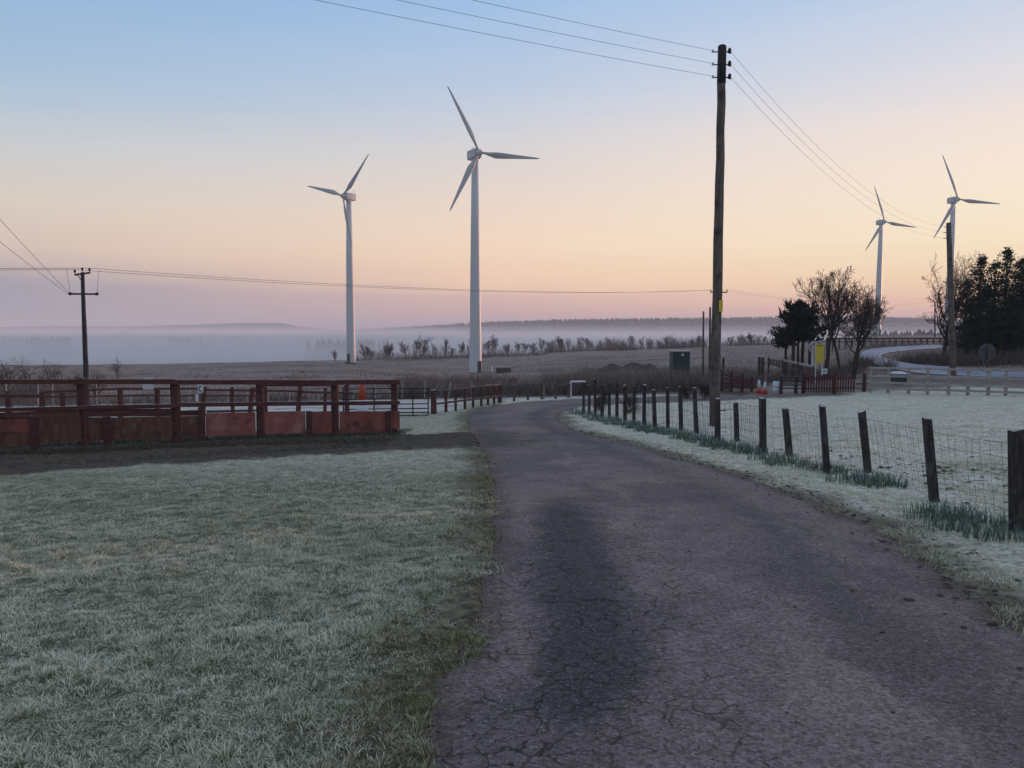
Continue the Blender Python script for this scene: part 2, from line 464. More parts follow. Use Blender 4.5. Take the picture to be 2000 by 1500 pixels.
# ------------------------------------------------------------------ ground sheet
rad = [0.4]
while rad[-1] < 60: rad.append(rad[-1] * 1.014)
while rad[-1] < 6400: rad.append(rad[-1] * 1.035)
rad = np.array(rad)
azs = np.radians(np.concatenate([np.arange(-44, 44.01, 0.35), np.arange(48, 314, 4.0)]))
RR, AA = np.meshgrid(rad, azs, indexing='ij')
gx = (RR * np.sin(AA)).ravel(); gy = (RR * np.cos(AA)).ravel()
gz = H(gx, gy)
near = (RR.ravel() < 70) & (np.abs(np.arctan2(gx, gy)) < R(46))
di = drive_in(gx, gy); ti = track_in(gx, gy)
lump = np.zeros_like(gx)
lump[near] = lumpf(gx[near], gy[near])
farm = (RR.ravel() >= 45) & (RR.ravel() < 420)
lump[farm] += 0.12 * vnoise(gx[farm], gy[farm], 0.22, 5.5) + 0.25 * vnoise(gx[farm], gy[farm], 0.05, 1.5)
lump *= np.where(di > 0, 0.0, np.where(RR.ravel() < 70, sstep(0.0, 0.25, -di) * .85 + .15, 1.0))
lump *= np.where((gx > 12) & (gx > 0.40 * gy) & (RR.ravel() < 118), 0.0, 1.0)
rut = np.where((ti > 0) & (di < 0), 0.05 * np.sin(ti * 3.3), 0)
gz = gz + lump + rut
gz = gz - 0.07 * sstep(-0.05, 0.09, di)
# poached ground in the right-hand field near the fence
pf = sstep(0.9, 2.2, gx - np.interp(gy, _dr[:iR, 1], _dr[:iR, 0])) * (gy > 5) * (gy < 34)
pidx = near & (pf > 0.01)
gz[pidx] += 0.0
vi = np.arange(len(gx)).reshape(RR.shape)
a_, b_, c_, d_ = vi[:-1], np.roll(vi, -1, 1)[:-1], np.roll(vi, -1, 1)[1:], vi[1:]
quads = np.stack([a_, d_, c_, b_], -1).reshape(-1)
nzz = np.zeros_like(gx); nzz[near] = vnoise(gx[near], gy[near], 0.9, 4.0)
left_side = gx < np.interp(gy, _dl[:iL, 1], _dl[:iL, 0])
A_field = np.where(gy > 8, np.where(left_side, 0.5 * sstep(9, 15, gy), 1.0), np.where(left_side, 0.0, 0.7))
yedge = np.interp(gx, [-60, -20, -8, 0, 14, 16, 40, 80], [50, 46, 44, 41.5, 41.5, 38.5, 38, 40])
A_moor = sstep(-1.0, 1.0, gy - yedge + nzz * 1.5)
# hard standing strip of frosted sand beyond the paddock rails
A_sand = sstep(-0.5, 0.5, gy - 30.5 + nzz) * sstep(0.5, -0.5, gy - yedge + 0.5) * sstep(-1.2, -2.0, gx + 0.02 * gy)
A_mud = sstep(-0.12, 0.12, ti + 0.15 * nzz) 
_up = np.interp(gx, _tu[:, 0], _tu[:, 1])
A_mud = np.maximum(A_mud, sstep(3.2, 1.9, gy - _up + 0.8 * nzz) * (gy > _up - .3) * sstep(-2.6, -3.4, gx) * (gx > -40) * 0.9)
A_mud = A_mud * (di < 0.4)
A_mud = np.maximum(A_mud, sstep(1.2, 0.2, np.hypot((gx - 11.5) / 3.2, (gy - 41.5) / 3.0) + 0.3 * nzz))
A_edge = sstep(-0.75, -0.05, di + 0.45 * nzz)
A_edge = np.where(ti > 0, 0, A_edge)
ground = mesh_np('ground', np.stack([gx, gy, gz], -1), 4, quads, 'ground', attrs=dict(field=A_field, moor=A_moor, sand=A_sand, mud=A_mud, edge=A_edge), smooth=True)
tag(ground, 'frosted grass and brown moor ground falling away from the drive', None, None, 'structure')

# ------------------------------------------------------------------ sheets: drive and tarmac road
def sheet(name, A, B, m_, dz, mat, label=None):
    n = len(A)
    A = np.array([tuple(p) for p in A]); B = np.array([tuple(p) for p in B])
    f = np.linspace(0, 1, m_)
    X = A[:, None, 0] * (1 - f) + B[:, None, 0] * f; Y = A[:, None, 1] * (1 - f) + B[:, None, 1] * f
    Z = H(X, Y) + dz
    if name == 'driveway': Z = Z - 0.012 + 0.05 * np.sin(np.pi * f)[None, :] * 0.5
    vi = np.arange(n * m_).reshape(n, m_)
    q = np.stack([vi[:-1, :-1], vi[:-1, 1:], vi[1:, 1:], vi[1:, :-1]], -1).reshape(-1)
    U = np.broadcast_to(f, X.shape); V = np.broadcast_to(np.arange(n)[:, None] / n, X.shape)
    o = mesh_np(name, np.stack([X, Y, Z], -1).reshape(-1, 3), 4, q, mat, attrs=dict(u=U.ravel(), v=V.ravel()), smooth=True)
    return tag(o, label, None, None, 'structure')

m, nt, b = nodes_of('driveway')
b.inputs['Roughness'].default_value = 0.85; b.inputs['Specular IOR Level'].default_value = 0.25
u = nattr(nt, 'u').outputs['Fac']
g = nt.nodes.new('ShaderNodeNewGeometry'); sx = nt.nodes.new('ShaderNodeSeparateXYZ'); nt.links.new(g.outputs['Position'], sx.inputs[0])
big = nnoise(nt, 0.55, 4, 0.6); med = nnoise(nt, 2.6, 5, 0.65); fine = nnoise(nt, 70, 3, 0.75); grit = nnoise(nt, 17, 5, 0.75)
base = nmix(nt, nrange(nt, med, 0.3, 0.7), (0.15, 0.112, 0.112), (0.215, 0.163, 0.157))
base = nmix(nt, nmath(nt, 'MULTIPLY', nrange(nt, big, 0.46, 0.58), 0.7), base, (0.105, 0.083, 0.087))
base = nmix(nt, nmath(nt, 'MULTIPLY', nrange(nt, nnoise(nt, 0.8, 5, 0.65, stretch=(1.6, .5, 1)), 0.52, 0.68), 0.6), base, (0.27, 0.205, 0.185))
# damp wheel-track stains
def band(c, w):
    return nmath(nt, 'SUBTRACT', 1.0, nmath(nt, 'DIVIDE', nmath(nt, 'ABSOLUTE', nmath(nt, 'SUBTRACT', u, c)), w), True)
wob = nmath(nt, 'ADD', nmath(nt, 'MULTIPLY', nmath(nt, 'SUBTRACT', med, 0.5), 1.1), nmath(nt, 'MULTIPLY', nmath(nt, 'SUBTRACT', grit, 0.5), 0.8))
along1 = nmath(nt, 'MULTIPLY', nrange(nt, sx.outputs[1], 2.6, 4.0), nrange(nt, sx.outputs[1], 11.0, 7.6))
st1 = nrange(nt, nmath(nt, 'ADD', nmath(nt, 'MULTIPLY', band(0.21, 0.17), along1), wob), 0.18, 0.75)
st2 = nrange(nt, nmath(nt, 'ADD', nmath(nt, 'MULTIPLY', band(0.74, 0.26), 0.75), wob), 0.3, 0.85)
along3 = nmath(nt, 'MULTIPLY', nrange(nt, sx.outputs[1], 15.0, 19.0), nrange(nt, sx.outputs[1], 36, 27))
st3 = nrange(nt, nmath(nt, 'ADD', nmath(nt, 'MULTIPLY', nmath(nt, 'ADD', band(0.12, 0.25), band(0.8, 0.25)), along3), wob), 0.25, 0.9)
base = nmix(nt, nmath(nt, 'MULTIPLY', st1, 0.90), base, (0.042, 0.037, 0.043))
chip = nt.nodes.new('ShaderNodeTexVoronoi'); chip.inputs['Scale'].default_value = 55.0
tcc = nt.nodes.new('ShaderNodeTexCoord'); nt.links.new(tcc.outputs['Object'], chip.inputs['Vector'])
sc_ = nt.nodes.new('ShaderNodeSeparateColor'); nt.links.new(chip.outputs['Color'], sc_.inputs[0])
chipv = nmath(nt, 'ADD', 0.62, nmath(nt, 'MULTIPLY', sc_.outputs[0], 0.76))
base = nmix(nt, nmath(nt, 'MULTIPLY', st2, 0.75), base, (0.075, 0.062, 0.066))
base = nmix(nt, nmath(nt, 'MULTIPLY', st3, 0.5), base, (0.06, 0.05, 0.054))
base = nmix(nt, nmath(nt, 'MULTIPLY', nrange(nt, grit, 0.58, 0.68), 0.8), base, (0.05, 0.04, 0.04))
base = nmix(nt, nmath(nt, 'MULTIPLY', nrange(nt, fine, 0.56, 0.68), 0.55), base, (0.42, 0.36, 0.35))
base = nmix(nt, nmath(nt, 'MULTIPLY', nrange(nt, fine, 0.44, 0.33), 0.7), base, (0.04, 0.034, 0.038))
jm = nmath(nt, 'MULTIPLY', nmath(nt, 'MULTIPLY', nrange(nt, sx.outputs[1], 14.5, 16.5), nrange(nt, sx.outputs[1], 21.0, 18.5)), nrange(nt, nmath(nt, 'ADD', u, wob), 0.75, 0.0))
base = nmix(nt, nmath(nt, 'MULTIPLY', jm, 0.8), base, (0.05, 0.04, 0.037))
# earth washed in along both edges
e1 = nmath(nt, 'ADD', nmath(nt, 'MULTIPLY', nmath(nt, 'ABSOLUTE', nmath(nt, 'SUBTRACT', u, 0.5)), 2.0), nmath(nt, 'MULTIPLY', wob, 0.45))
base = nmix(nt, nmath(nt, 'MULTIPLY', nrange(nt, e1, 0.86, 1.0), 0.8), base, (0.10, 0.07, 0.056))
# cracks
tcx = nt.nodes.new('ShaderNodeTexCoord')
dn = nt.nodes.new('ShaderNodeTexNoise'); dn.inputs['Scale'].default_value = 5.0; dn.inputs['Detail'].default_value = 4
nt.links.new(tcx.outputs['Object'], dn.inputs['Vector'])
va = nt.nodes.new('ShaderNodeVectorMath'); va.operation = 'MULTIPLY_ADD'; va.inputs[1].default_value = (0.22, 0.22, 0)
nt.links.new(dn.outputs['Color'], va.inputs[0]); nt.links.new(tcx.outputs['Object'], va.inputs[2])
vo = nt.nodes.new('ShaderNodeTexVoronoi'); vo.feature = 'DISTANCE_TO_EDGE'; vo.inputs['Scale'].default_value = 6.5
nt.links.new(va.outputs[0], vo.inputs['Vector'])
vo2 = nt.nodes.new('ShaderNodeTexVoronoi'); vo2.feature = 'DISTANCE_TO_EDGE'; vo2.inputs['Scale'].default_value = 0.9
nt.links.new(va.outputs[0], vo2.inputs['Vector'])
crmask = nmath(nt, 'MULTIPLY', nrange(nt, u, 0.5, 0.36), nrange(nt, sx.outputs[1], 11.0, 5.0))
crmask = nmath(nt, 'MULTIPLY', crmask, nrange(nt, nnoise(nt, 2.2, 5, 0.7), 0.45, 0.58))
cr1 = nmath(nt, 'MULTIPLY', nrange(nt, vo.outputs['Distance'], 0.034, 0.008), crmask)
cr2 = nmath(nt, 'MULTIPLY', nrange(nt, vo2.outputs['Distance'], 0.009, 0.002), nrange(nt, med, 0.58, 0.70))
crk = nmath(nt, 'MAXIMUM', cr1, cr2)
base = nmix(nt, nmath(nt, 'MULTIPLY', crk, 0.62), base, (0.012, 0.010, 0.013))
vm = nt.nodes.new('ShaderNodeVectorMath'); vm.operation = 'SCALE'; nt.links.new(base, vm.inputs[0]); nt.links.new(chipv, vm.inputs['Scale'])
nt.links.new(vm.outputs[0], b.inputs['Base Color'])
hh = nmath(nt, 'SUBTRACT', nmath(nt, 'ADD', nmath(nt, 'MULTIPLY', chipv, 0.35), nmath(nt, 'MULTIPLY', grit, 0.5)), nmath(nt, 'MULTIPLY', crk, 1.2))
nbump(nt, b, hh, 0.9, 0.02)
drive = sheet('driveway', drive_left, drive_right, 28, 0.0, 'driveway', 'worn grey tarmac drive curving away to the right')

m, nt, b = nodes_of('tarmac')
b.inputs['Roughness'].default_value = 0.6; b.inputs['Specular IOR Level'].default_value = 0.3
f = nnoise(nt, 0.5, 4, 0.6, stretch=(1, .4, 1))
nt.links.new(nmix(nt, nrange(nt, f, 0.4, 0.6), (0.26, 0.27, 0.34), (0.18, 0.19, 0.25)), b.inputs['Base Color'])
M('white_paint', (0.75, 0.75, 0.76), (0.6, 0.6, 0.62), 3.0, 0.6)
tarmac = sheet('road', tarmac_out, tarmac_in, 12, 0.05, 'tarmac', 'blue-grey wet tarmac road bending behind the bare trees')
def offset_line(L, d, frm=0, to=None):
    out = []
    for i in range(len(L)):
        a, b2 = L[max(i - 1, 0)], L[min(i + 1, len(L) - 1)]
        t = (b2 - a).normalized(); out.append(L[i] + Vector((-t.y, t.x)) * d)
    return out
def lerp_lines(A, B, f): return [a.lerp(b2, f) for a, b2 in zip(A, B)]
wl1 = sheet('road_marking', lerp_lines(tarmac_out, tarmac_in, 0.94), lerp_lines(tarmac_out, tarmac_in, 0.985), 2, 0.058, 'white_paint', 'white line along the inner edge of the bending road')
wl1.parent = tarmac
wl2 = sheet('road_marking', lerp_lines(tarmac_out, tarmac_in, 0.03), lerp_lines(tarmac_out, tarmac_in, 0.045), 2, 0.058, 'white_paint', 'worn white line along the outer edge of the road')
wl2.parent = tarmac
for o in (wl1, wl2): del o['kind']

# ------------------------------------------------------------------ grass blades
m, nt, b = nodes_of('frosted_grass')
b.inputs['Roughness'].default_value = 0.8; b.inputs['Specular IOR Level'].default_value = 0.2
tip = nattr(nt, 'tip').outputs['Fac']; rn = nattr(nt, 'rnd').outputs['Fac']; fr = nattr(nt, 'frost').outputs['Fac']
green = nmix(nt, nrange(nt, rn, 0.2, 0.9), (0.14, 0.155, 0.055), (0.28, 0.28, 0.11))
green = nmix(nt, nrange(nt, rn, 0.93, 0.96), green, (0.28, 0.22, 0.12))
fcol = nmix(nt, rn, (0.64, 0.62, 0.46), (0.90, 0.87, 0.72))
ff = nmath(nt, 'MULTIPLY', nrange(nt, tip, 0.0, 0.8, 0.25, 1.0), fr, True)
nt.links.new(nmix(nt, ff, green, fcol), b.inputs['Base Color'])

def blades(x, y, hgt, wid, lean, frost, seg, la=None):
    n = len(x)
    z = H(x, y) - 0.004 + np.where(y < 42, lumpf(x, y), 0)
    a = rng.uniform(0, 2 * np.pi, n); ca, sa = np.cos(a), np.sin(a)
    if la is None: la = rng.uniform(0, 2 * np.pi, n)
    lx, ly = np.cos(la) * lean * hgt, np.sin(la) * lean * hgt
    P0 = np.stack([x - ca * wid, y - sa * wid, z], -1); P1 = np.stack([x + ca * wid, y + sa * wid, z], -1)
    rd = rng.uniform(0, 1, n)
    if seg == 1:
        T = np.stack([x + lx, y + ly, z + hgt], -1)
        V = np.stack([P0, P1, T], 1).reshape(-1, 3)
        idx = np.arange(3 * n)
        tipv = np.tile([0.2, 0.2, 1], n); k = 3
    else:
        mx, my, mz = x + lx * 0.35, y + ly * 0.35, z + hgt * 0.62
        M0 = np.stack([mx - ca * wid * .8, my - sa * wid * .8, mz], -1); M1 = np.stack([mx + ca * wid * .8, my + sa * wid * .8, mz], -1)
        T = np.stack([x + lx * 1.1, y + ly * 1.1, z + hgt], -1)
        V = np.stack([P0, P1, M0, M1, T], 1).reshape(-1, 3)
        o = np.arange(n)[:, None] * 5
        idx = (o + np.array([0, 1, 3, 0, 3, 2, 2, 3, 4])).ravel()
        tipv = np.tile([0, 0, .65, .65, 1], n); k = 5
    return V, idx, tipv, np.repeat(rd, k), np.repeat(frost, k)

class BladeSet:
    def __init__(self): self.V = []; self.I = []; self.A = [[], [], []]; self.n = 0
    def add(self, V, idx, t, r_, f):
        self.V.append(V); self.I.append(idx + self.n); self.n += len(V)
        for l, a in zip(self.A, (t, r_, f)): l.append(a)
    def build(self, name, label):
        o = mesh_np(name, np.concatenate(self.V), 3, np.concatenate(self.I), 'frosted_grass',
                    attrs=dict(tip=np.concatenate(self.A[0]), rnd=np.concatenate(self.A[1]), frost=np.concatenate(self.A[2])))
        return tag(o, label, 'grass', None, 'stuff')
lawn_set = BladeSet()
bands = [(1.2, 2.4, 9000), (2.4, 3.6, 14000), (3.6, 5, 11000), (5, 7, 7500), (7, 9.5, 4600), (9.5, 13, 1900), (13, 20, 900), (20, 29, 400)]
for d0, d1, dens in bands:
    xw = 0.80 * d1 + .8
    n = int(dens * (d1 - d0) * (xw + 0.5))
    K = 15; n = n // K * K
    cx = np.repeat(rng.uniform(-xw, 0.5, n // K), K); cyy = np.repeat(rng.uniform(d0, d1, n // K), K)
    sp = 0.019 * np.clip(d0 / 4, 1, 2.4); ox = rng.normal(0, sp, n); oy = rng.normal(0, sp, n); x = cx + ox; y = cyy + oy
    la = np.arctan2(oy, ox) + rng.normal(0, .5, n); tuft = np.repeat(rng.normal(0, 1, n // K), K)
    dd = drive_in(x, y); tt = track_in(x, y)
    edge_n = cheap_noise(x, y, 6.0, 3) * 0.07
    keep = (x > -0.80 * y - .8) & (dd < 0.09 + 1.4 * edge_n - np.abs(rng.normal(0, .07, n))) & (tt < 0.03 + edge_n) & (y < 30)
    # beyond the track only the triangle in front of the gate is lawn
    keep &= ~((tt > -9) & (y > np.interp(x, _tu[:, 0], _tu[:, 1])) & (x < -3.4))
    # small bare gaps
    keep &= cheap_noise(x, y, 9.0, 5) + rng.normal(0, 0.3, n) > -0.9
    x, y, dd, la, tuft = x[keep], y[keep], dd[keep], la[keep], tuft[keep]; n = len(x)
    fz = 0.88 + 0.30 * cheap_noise(x, y, 1.6, 11) + 0.14 * cheap_noise(x, y, 7.5, 12) + rng.normal(0, 0.10, n) + 0.13 * tuft
    fz -= 0.62 * sstep(-0.65, -0.05, dd + 0.15 * cheap_noise(x, y, 3, 13)) * (dd > -1.2)
    hgt = (0.021 + 0.006 * cheap_noise(x, y, 3.0, 14)) * rng.uniform(0.6, 1.4, n) * np.clip(1 + 0.28 * tuft, .4, 1.8) * (1 + 0.3 * cheap_noise(x, y, 8.0, 15))
    hgt = np.clip(hgt, 0.009, 0.055)
    wid = 0.0017 * np.clip(np.sqrt(d0 / 2.6), 1, 3.2) * rng.uniform(0.7, 1.4, n)
    lawn_set.add(*blades(x, y, hgt, wid, rng.uniform(0.3, 1.4, n), np.clip(fz, 0, 1), 2 if d1 <= 5 else 1, la))
lawn_set.build('lawn_grass', 'short frosted grass of the lawn left of the drive')

verge_set = BladeSet()
for d0, d1, dens in [(1.2, 3.5, 4500), (3.5, 6, 4500), (6, 9, 2900), (9, 13, 1500), (13, 20, 600), (20, 38, 170)]:
    x1 = 0.82 * d1 + 1.2
    n = int(dens * (d1 - d0) * (x1 - 1.0))
    x = rng.uniform(1.0, x1, n); y = rng.uniform(d0, d1, n)
    dd = drive_in(x, y)
    en = cheap_noise(x, y, 5.0, 23) * 0.12
    keep = (x < 0.82 * y + 1.2) & (dd < 0.12 + en - np.abs(rng.normal(0, .1, n))) & ((y < 33) | (y < np.interp(x, _dr[iR:, 0], _dr[iR:, 1])))
    keep &= x > np.interp(y, _dr[:iR, 1], _dr[:iR, 0]) - 0.4
    outd = x - np.interp(y, _dr[:iR, 1], _dr[:iR, 0])
    # scuffed, poached places in the field stay thinner
    keep &= ~((outd > 1.4) & (cheap_noise(x, y, 5.0, 31) + rng.normal(0, 0.3, n) < -0.35))
    keep &= ~((outd < 0.5) & (cheap_noise(x, y, 4.0, 32) + rng.normal(0, 0.3, n) < -0.05))
    x, y, dd, outd = x[keep], y[keep], dd[keep], outd[keep]; n = len(x)
    fz = 0.80 + 0.2 * cheap_noise(x, y, 1.4, 41) + rng.normal(0, 0.12, n) - 0.45 * sstep(0.6, 0.05, outd + 0.2 * cheap_noise(x, y, 2, 42))
    hgt = np.clip((0.03 + 0.012 * cheap_noise(x, y, 2.5, 44)) * rng.uniform(0.6, 1.5, n), 0.01, 0.09)
    wid = 0.0018 * np.clip(np.sqrt(d0 / 2.6), 1, 3.2) * rng.uniform(0.7, 1.4, n)
    verge_set.add(*blades(x, y, hgt, wid, rng.uniform(0.5, 1.9, n), np.clip(fz, 0, 1), 2 if d1 <= 6 else 1))
verge_set.build('field_grass', 'pale frosted grass of the verge and field right of the drive')

# ------------------------------------------------------------------ shared materials
M('tower_white', (0.55, 0.55, 0.55), (0.51, 0.51, 0.51), 0.35, 0.45, stretch=(1, 1, .15), spec=0.4)
M('blade_white', (0.45, 0.45, 0.45), (0.40, 0.40, 0.40), 0.6, 0.4, spec=0.4)
M('dark_metal', (0.06, 0.055, 0.06), (0.03, 0.03, 0.035), 12, 0.6, metal=0.4)
M('pole_wood', (0.085, 0.065, 0.055), (0.16, 0.13, 0.11), 7, 0.9, 0.8, 0.02, (3, 3, .22), c3=(0.05, 0.04, 0.04), scale3=3)
M('pole_tar', (0.02, 0.02, 0.024), (0.045, 0.04, 0.042), 6, 0.85, 0.5, 0.02, (3, 3, .3))
M('post_dark', (0.022, 0.02, 0.024), (0.06, 0.05, 0.05), 14, 0.9, 0.8, 0.01, (2, 2, .25), c3=(0.05, 0.055, 0.05), scale3=4, frost=.7, wear=(0.10, 0.088, 0.075))
M('rail_maroon', (0.080, 0.028, 0.027), (0.115, 0.046, 0.040), 5, 0.85, 0.5, 0.01, (.4, .4, 3), c3=(0.06, 0.03, 0.028), scale3=3.0, frost=.6)
M('panel_brown', (0.105, 0.042, 0.032), (0.15, 0.065, 0.046), 5, 0.85, 0.4, 0.01, (3, 3, .5), c3=(0.15, 0.085, 0.05), scale3=1.5, wear=(0.16, 0.12, 0.09))
M('panel_red', (0.27, 0.08, 0.062), (0.20, 0.06, 0.048), 3, 0.8, 0.3, 0.008, (2, 2, .6), c3=(0.13, 0.05, 0.045), scale3=2.5, wear=(0.20, 0.12, 0.095))
M('panel_pink', (0.31, 0.105, 0.088), (0.25, 0.08, 0.066), 3, 0.8, 0.3, 0.008, c3=(0.36, 0.165, 0.135), scale3=2.0, wear=(0.20, 0.085, 0.07))
M('pale_wood', (0.37, 0.33, 0.30), (0.25, 0.22, 0.20), 5, 0.9, 0.6, 0.01, (.5, .5, 3), frost=.5)
M('brown_wood', (0.075, 0.048, 0.042), (0.12, 0.085, 0.075), 6, 0.9, 0.6, 0.01, (2, 2, .5), frost=.5)
M('red_wood', (0.10, 0.032, 0.03), (0.07, 0.025, 0.025), 6, 0.85, 0.4, 0.01)
M('white_plastic', (0.62, 0.62, 0.64), (0.5, 0.5, 0.53), 6, 0.6)
M('sign_yellow', (0.62, 0.47, 0.05), (0.55, 0.41, 0.05), 3, 0.5)
M('black_paint', (0.015, 0.015, 0.017), None, 5, 0.5)
M('cone_red', (0.45, 0.06, 0.03), (0.36, 0.05, 0.03), 5, 0.6)
M('kiosk_green', (0.025, 0.055, 0.048), (0.02, 0.042, 0.038), 4, 0.6)
M('sign_grey', (0.075, 0.077, 0.085), (0.055, 0.057, 0.065), 5, 0.5, metal=0.3)
M('wire', (0.05, 0.05, 0.055), (0.04, 0.04, 0.045), 3, 0.5, metal=0.5)
M('bark', (0.06, 0.043, 0.04), (0.035, 0.026, 0.026), 8, 0.95, 0.6, 0.02, (2, 2, .4))
M('twig', (0.075, 0.05, 0.046), (0.05, 0.035, 0.034), 3, 0.95)
M('twig_frost', (0.12, 0.09, 0.088), (0.07, 0.054, 0.055), 1.2, 0.95)
M('needles', (0.018, 0.026, 0.017), (0.03, 0.038, 0.024), 1.5, 0.95)
M('far_forest', (0.05, 0.05, 0.042), (0.075, 0.07, 0.06), 0.01, 1.0)
M('hill', (0.075, 0.07, 0.062), (0.11, 0.10, 0.085), 0.004, 1.0)
M('earth', (0.055, 0.036, 0.034), (0.10, 0.073, 0.066), 3, 0.95, 0.7, 0.05)
m, nt, b = nodes_of('puddle'); b.inputs['Base Color'].default_value = (0.03, 0.03, 0.035, 1); b.inputs['Roughness'].default_value = 0.03; b.inputs['Specular IOR Level'].default_value = 0.6
def leafmat(name, g1, g2, f1, f2):
    m, nt, b = nodes_of(name)
    b.inputs['Roughness'].default_value = 0.75; b.inputs['Specular IOR Level'].default_value = 0.25
    tip = nattr(nt, 'tip').outputs['Fac']; rn = nattr(nt, 'rnd').outputs['Fac']; fr = nattr(nt, 'frost').outputs['Fac']
    ff = nmath(nt, 'MULTIPLY', nrange(nt, tip, 0.0, 0.9, 0.1, 1.0), fr, True)
    nt.links.new(nmix(nt, ff, nmix(nt, rn, g1, g2), nmix(nt, rn, f1, f2)), b.inputs['Base Color'])
leafmat('daffodil_leaf', (0.045, 0.082, 0.052), (0.07, 0.115, 0.07), (0.16, 0.22, 0.19), (0.27, 0.33, 0.31))
leafmat('dead_stems', (0.065, 0.042, 0.038), (0.12, 0.083, 0.07), (0.22, 0.165, 0.15), (0.40, 0.33, 0.30))
leafmat('moor_grass', (0.15, 0.107, 0.092), (0.25, 0.195, 0.155), (0.25, 0.20, 0.175), (0.36, 0.31, 0.27))
leafmat('verge_scrub', (0.03, 0.035, 0.022), (0.06, 0.055, 0.035), (0.08, 0.08, 0.06), (0.13, 0.12, 0.10))

# ------------------------------------------------------------------ far hills and forest
def ridge(name, prof, d0, depth, label, skirt=-36):
    mb = MB(); rows = []
    for px, z in prof:
        x = (px - 1000) / 1500
        rows.append([Vector((x * (d0 - 350), d0 - 350, skirt)), Vector((x * (d0 - 130), d0 - 130, skirt + (z - skirt) * 0.55)), Vector((x * d0, d0, z)),
                     Vector((x * (d0 + depth), d0 + depth, z + 1)), Vector((x * (d0 + depth + 500), d0 + depth + 500, skirt))])
    for a, b2 in zip(rows, rows[1:]):
        for k in range(4): mb.quad(a[k], b2[k], b2[k + 1], a[k + 1])
    return tag(mb.build(name, 'hill', None, True), label, None, None, 'structure')
D1 = 1750
def zr(py): return zat(D1, py)
prof1 = [(480, -36), (560, -26), (640, zr(655)), (700, zr(649)), (800, zr(644)), (900, zr(637)), (1000, zr(632)), (1100, zr(629)), (1300, zr(626)), (1500, zr(624)), (1700, zr(623)), (1900, zr(630)), (2100, zr(640)), (2500, zr(650)), (2900, -30)]
ridge('hill', prof1, D1, 700, 'long low wooded hill rising out of the mist')
prof2 = [(-1200, zat(3600, 640)), (-300, zat(3600, 642)), (0, zat(3600, 640)), (100, zat(3600, 637)), (250, zat(3600, 638)), (380, zat(3600, 634)), (470, zat(3600, 631)), (555, zat(3600, 631)), (580, zat(3600, 637)), (640, zat(3600, 643)), (700, -36)]
ridge('hill', prof2, 3600, 600, 'faint far ridge above the mist')
def cones(name, pts, label, mat='far_forest'):
    V, I = [], []; n = 0
    for (x, y, z, hh, r) in pts:
        k = 5; a0 = random.random() * 6
        V.append((x, y, z + hh)); 
        for i in range(k): V.append((x + r * math.cos(a0 + i * 6.283 / k), y + r * math.sin(a0 + i * 6.283 / k), z))
        for i in range(k): I += [n, n + 1 + i, n + 1 + (i + 1) % k]
        n += k + 1
    return tag(mesh_np(name, np.array(V), 3, np.array(I), mat), label, 'forest', None, 'stuff')
random.seed(4)
pts = []
pxs = np.array([p for p, z in prof1]); zs = np.array([z for p, z in prof1])
for _ in range(5200):
    px = random.uniform(620, 2400); u_ = random.random()
    y = D1 + (random.uniform(-10, 160) if u_ < 0.45 else random.uniform(-140, 0))
    z = float(np.interp(px, pxs, zs)) if y >= D1 else None
    zt = float(np.interp(px, pxs, zs))
    if z is None: z = -36 + (zt + 36) * (0.55 + 0.45 * (y - D1 + 130) / 130)
    hh = random.uniform(6, 10) * (1.25 if random.random() < .08 else 1)
    pts.append(((px - 1000) / 1500 * y, y, z - 1, hh, random.uniform(2.2, 4)))
cones('forest', pts, 'dark conifer forest along the top of the far hill')

pts = []
for (p0, p1, y0, n, hm) in ((-60, 60, 900, 60, 5), (60, 140, 860, 50, 7), (330, 420, 1000, 40, 5), (600, 760, 700, 60, 4), (725, 770, 420, 16, 3), (1090, 1500, 520, 160, 5), (1690, 1900, 560, 160, 9), (-200, 500, 1400, 160, 7)):
    for _ in range(n):
        px = random.uniform(p0, p1); y = y0 + random.uniform(-25, 25); x = (px - 1000) / 1500 * y; z = h(x, y)
        pts.append((x, y, z, (-z * (.62 if y0 > 600 else .45)) + random.uniform(.2, .8) * hm, random.uniform(3, 8)))
cones('forest', pts, 'scattered treetops showing through the valley mist')

# ------------------------------------------------------------------ wind turbines
def blade_mesh(Rr=15.0):
    mb = MB(); secs = []
    for s, ch, th, tw in ((0.4, .5, .5, 0), (1.2, .52, .5, 0), (2.4, .85, .42, 22), (3.9, 1.42, .30, 18), (5.2, 1.36, .25, 13), (7.5, 1.08, .19, 8), (10.5, .78, .12, 4), (13.2, .5, .07, 2), (14.6, .3, .04, 1), (15.0, .08, .02, 0)):
        ring = []
        for k in range(10):
            a = 2 * math.pi * k / 10
            x = (math.cos(a) * 0.5 + (0.0 if s < 1.5 else 0.18)) * ch
            y = math.sin(a) * 0.5 * th * (1.0 if s < 1.5 else (1 - 0.5 * max(0, math.cos(a))))
            t = R(tw); ring.append(Vector((x * math.cos(t) - y * math.sin(t), x * math.sin(t) + y * math.cos(t), s)))
        secs.append(ring)
    n0 = 0
    for r_ in secs: mb.v += r_
    for i in range(len(secs) - 1):
        for k in range(10):
            a, b2 = i * 10 + k, i * 10 + (k + 1) % 10
            mb.f.append((a, b2, b2 + 10, a + 10))
    mb.f.append(tuple(range(9, -1, -1))); mb.f.append(tuple(len(mb.v) - 10 + k for k in range(10)))
    return mb
_blademe = None
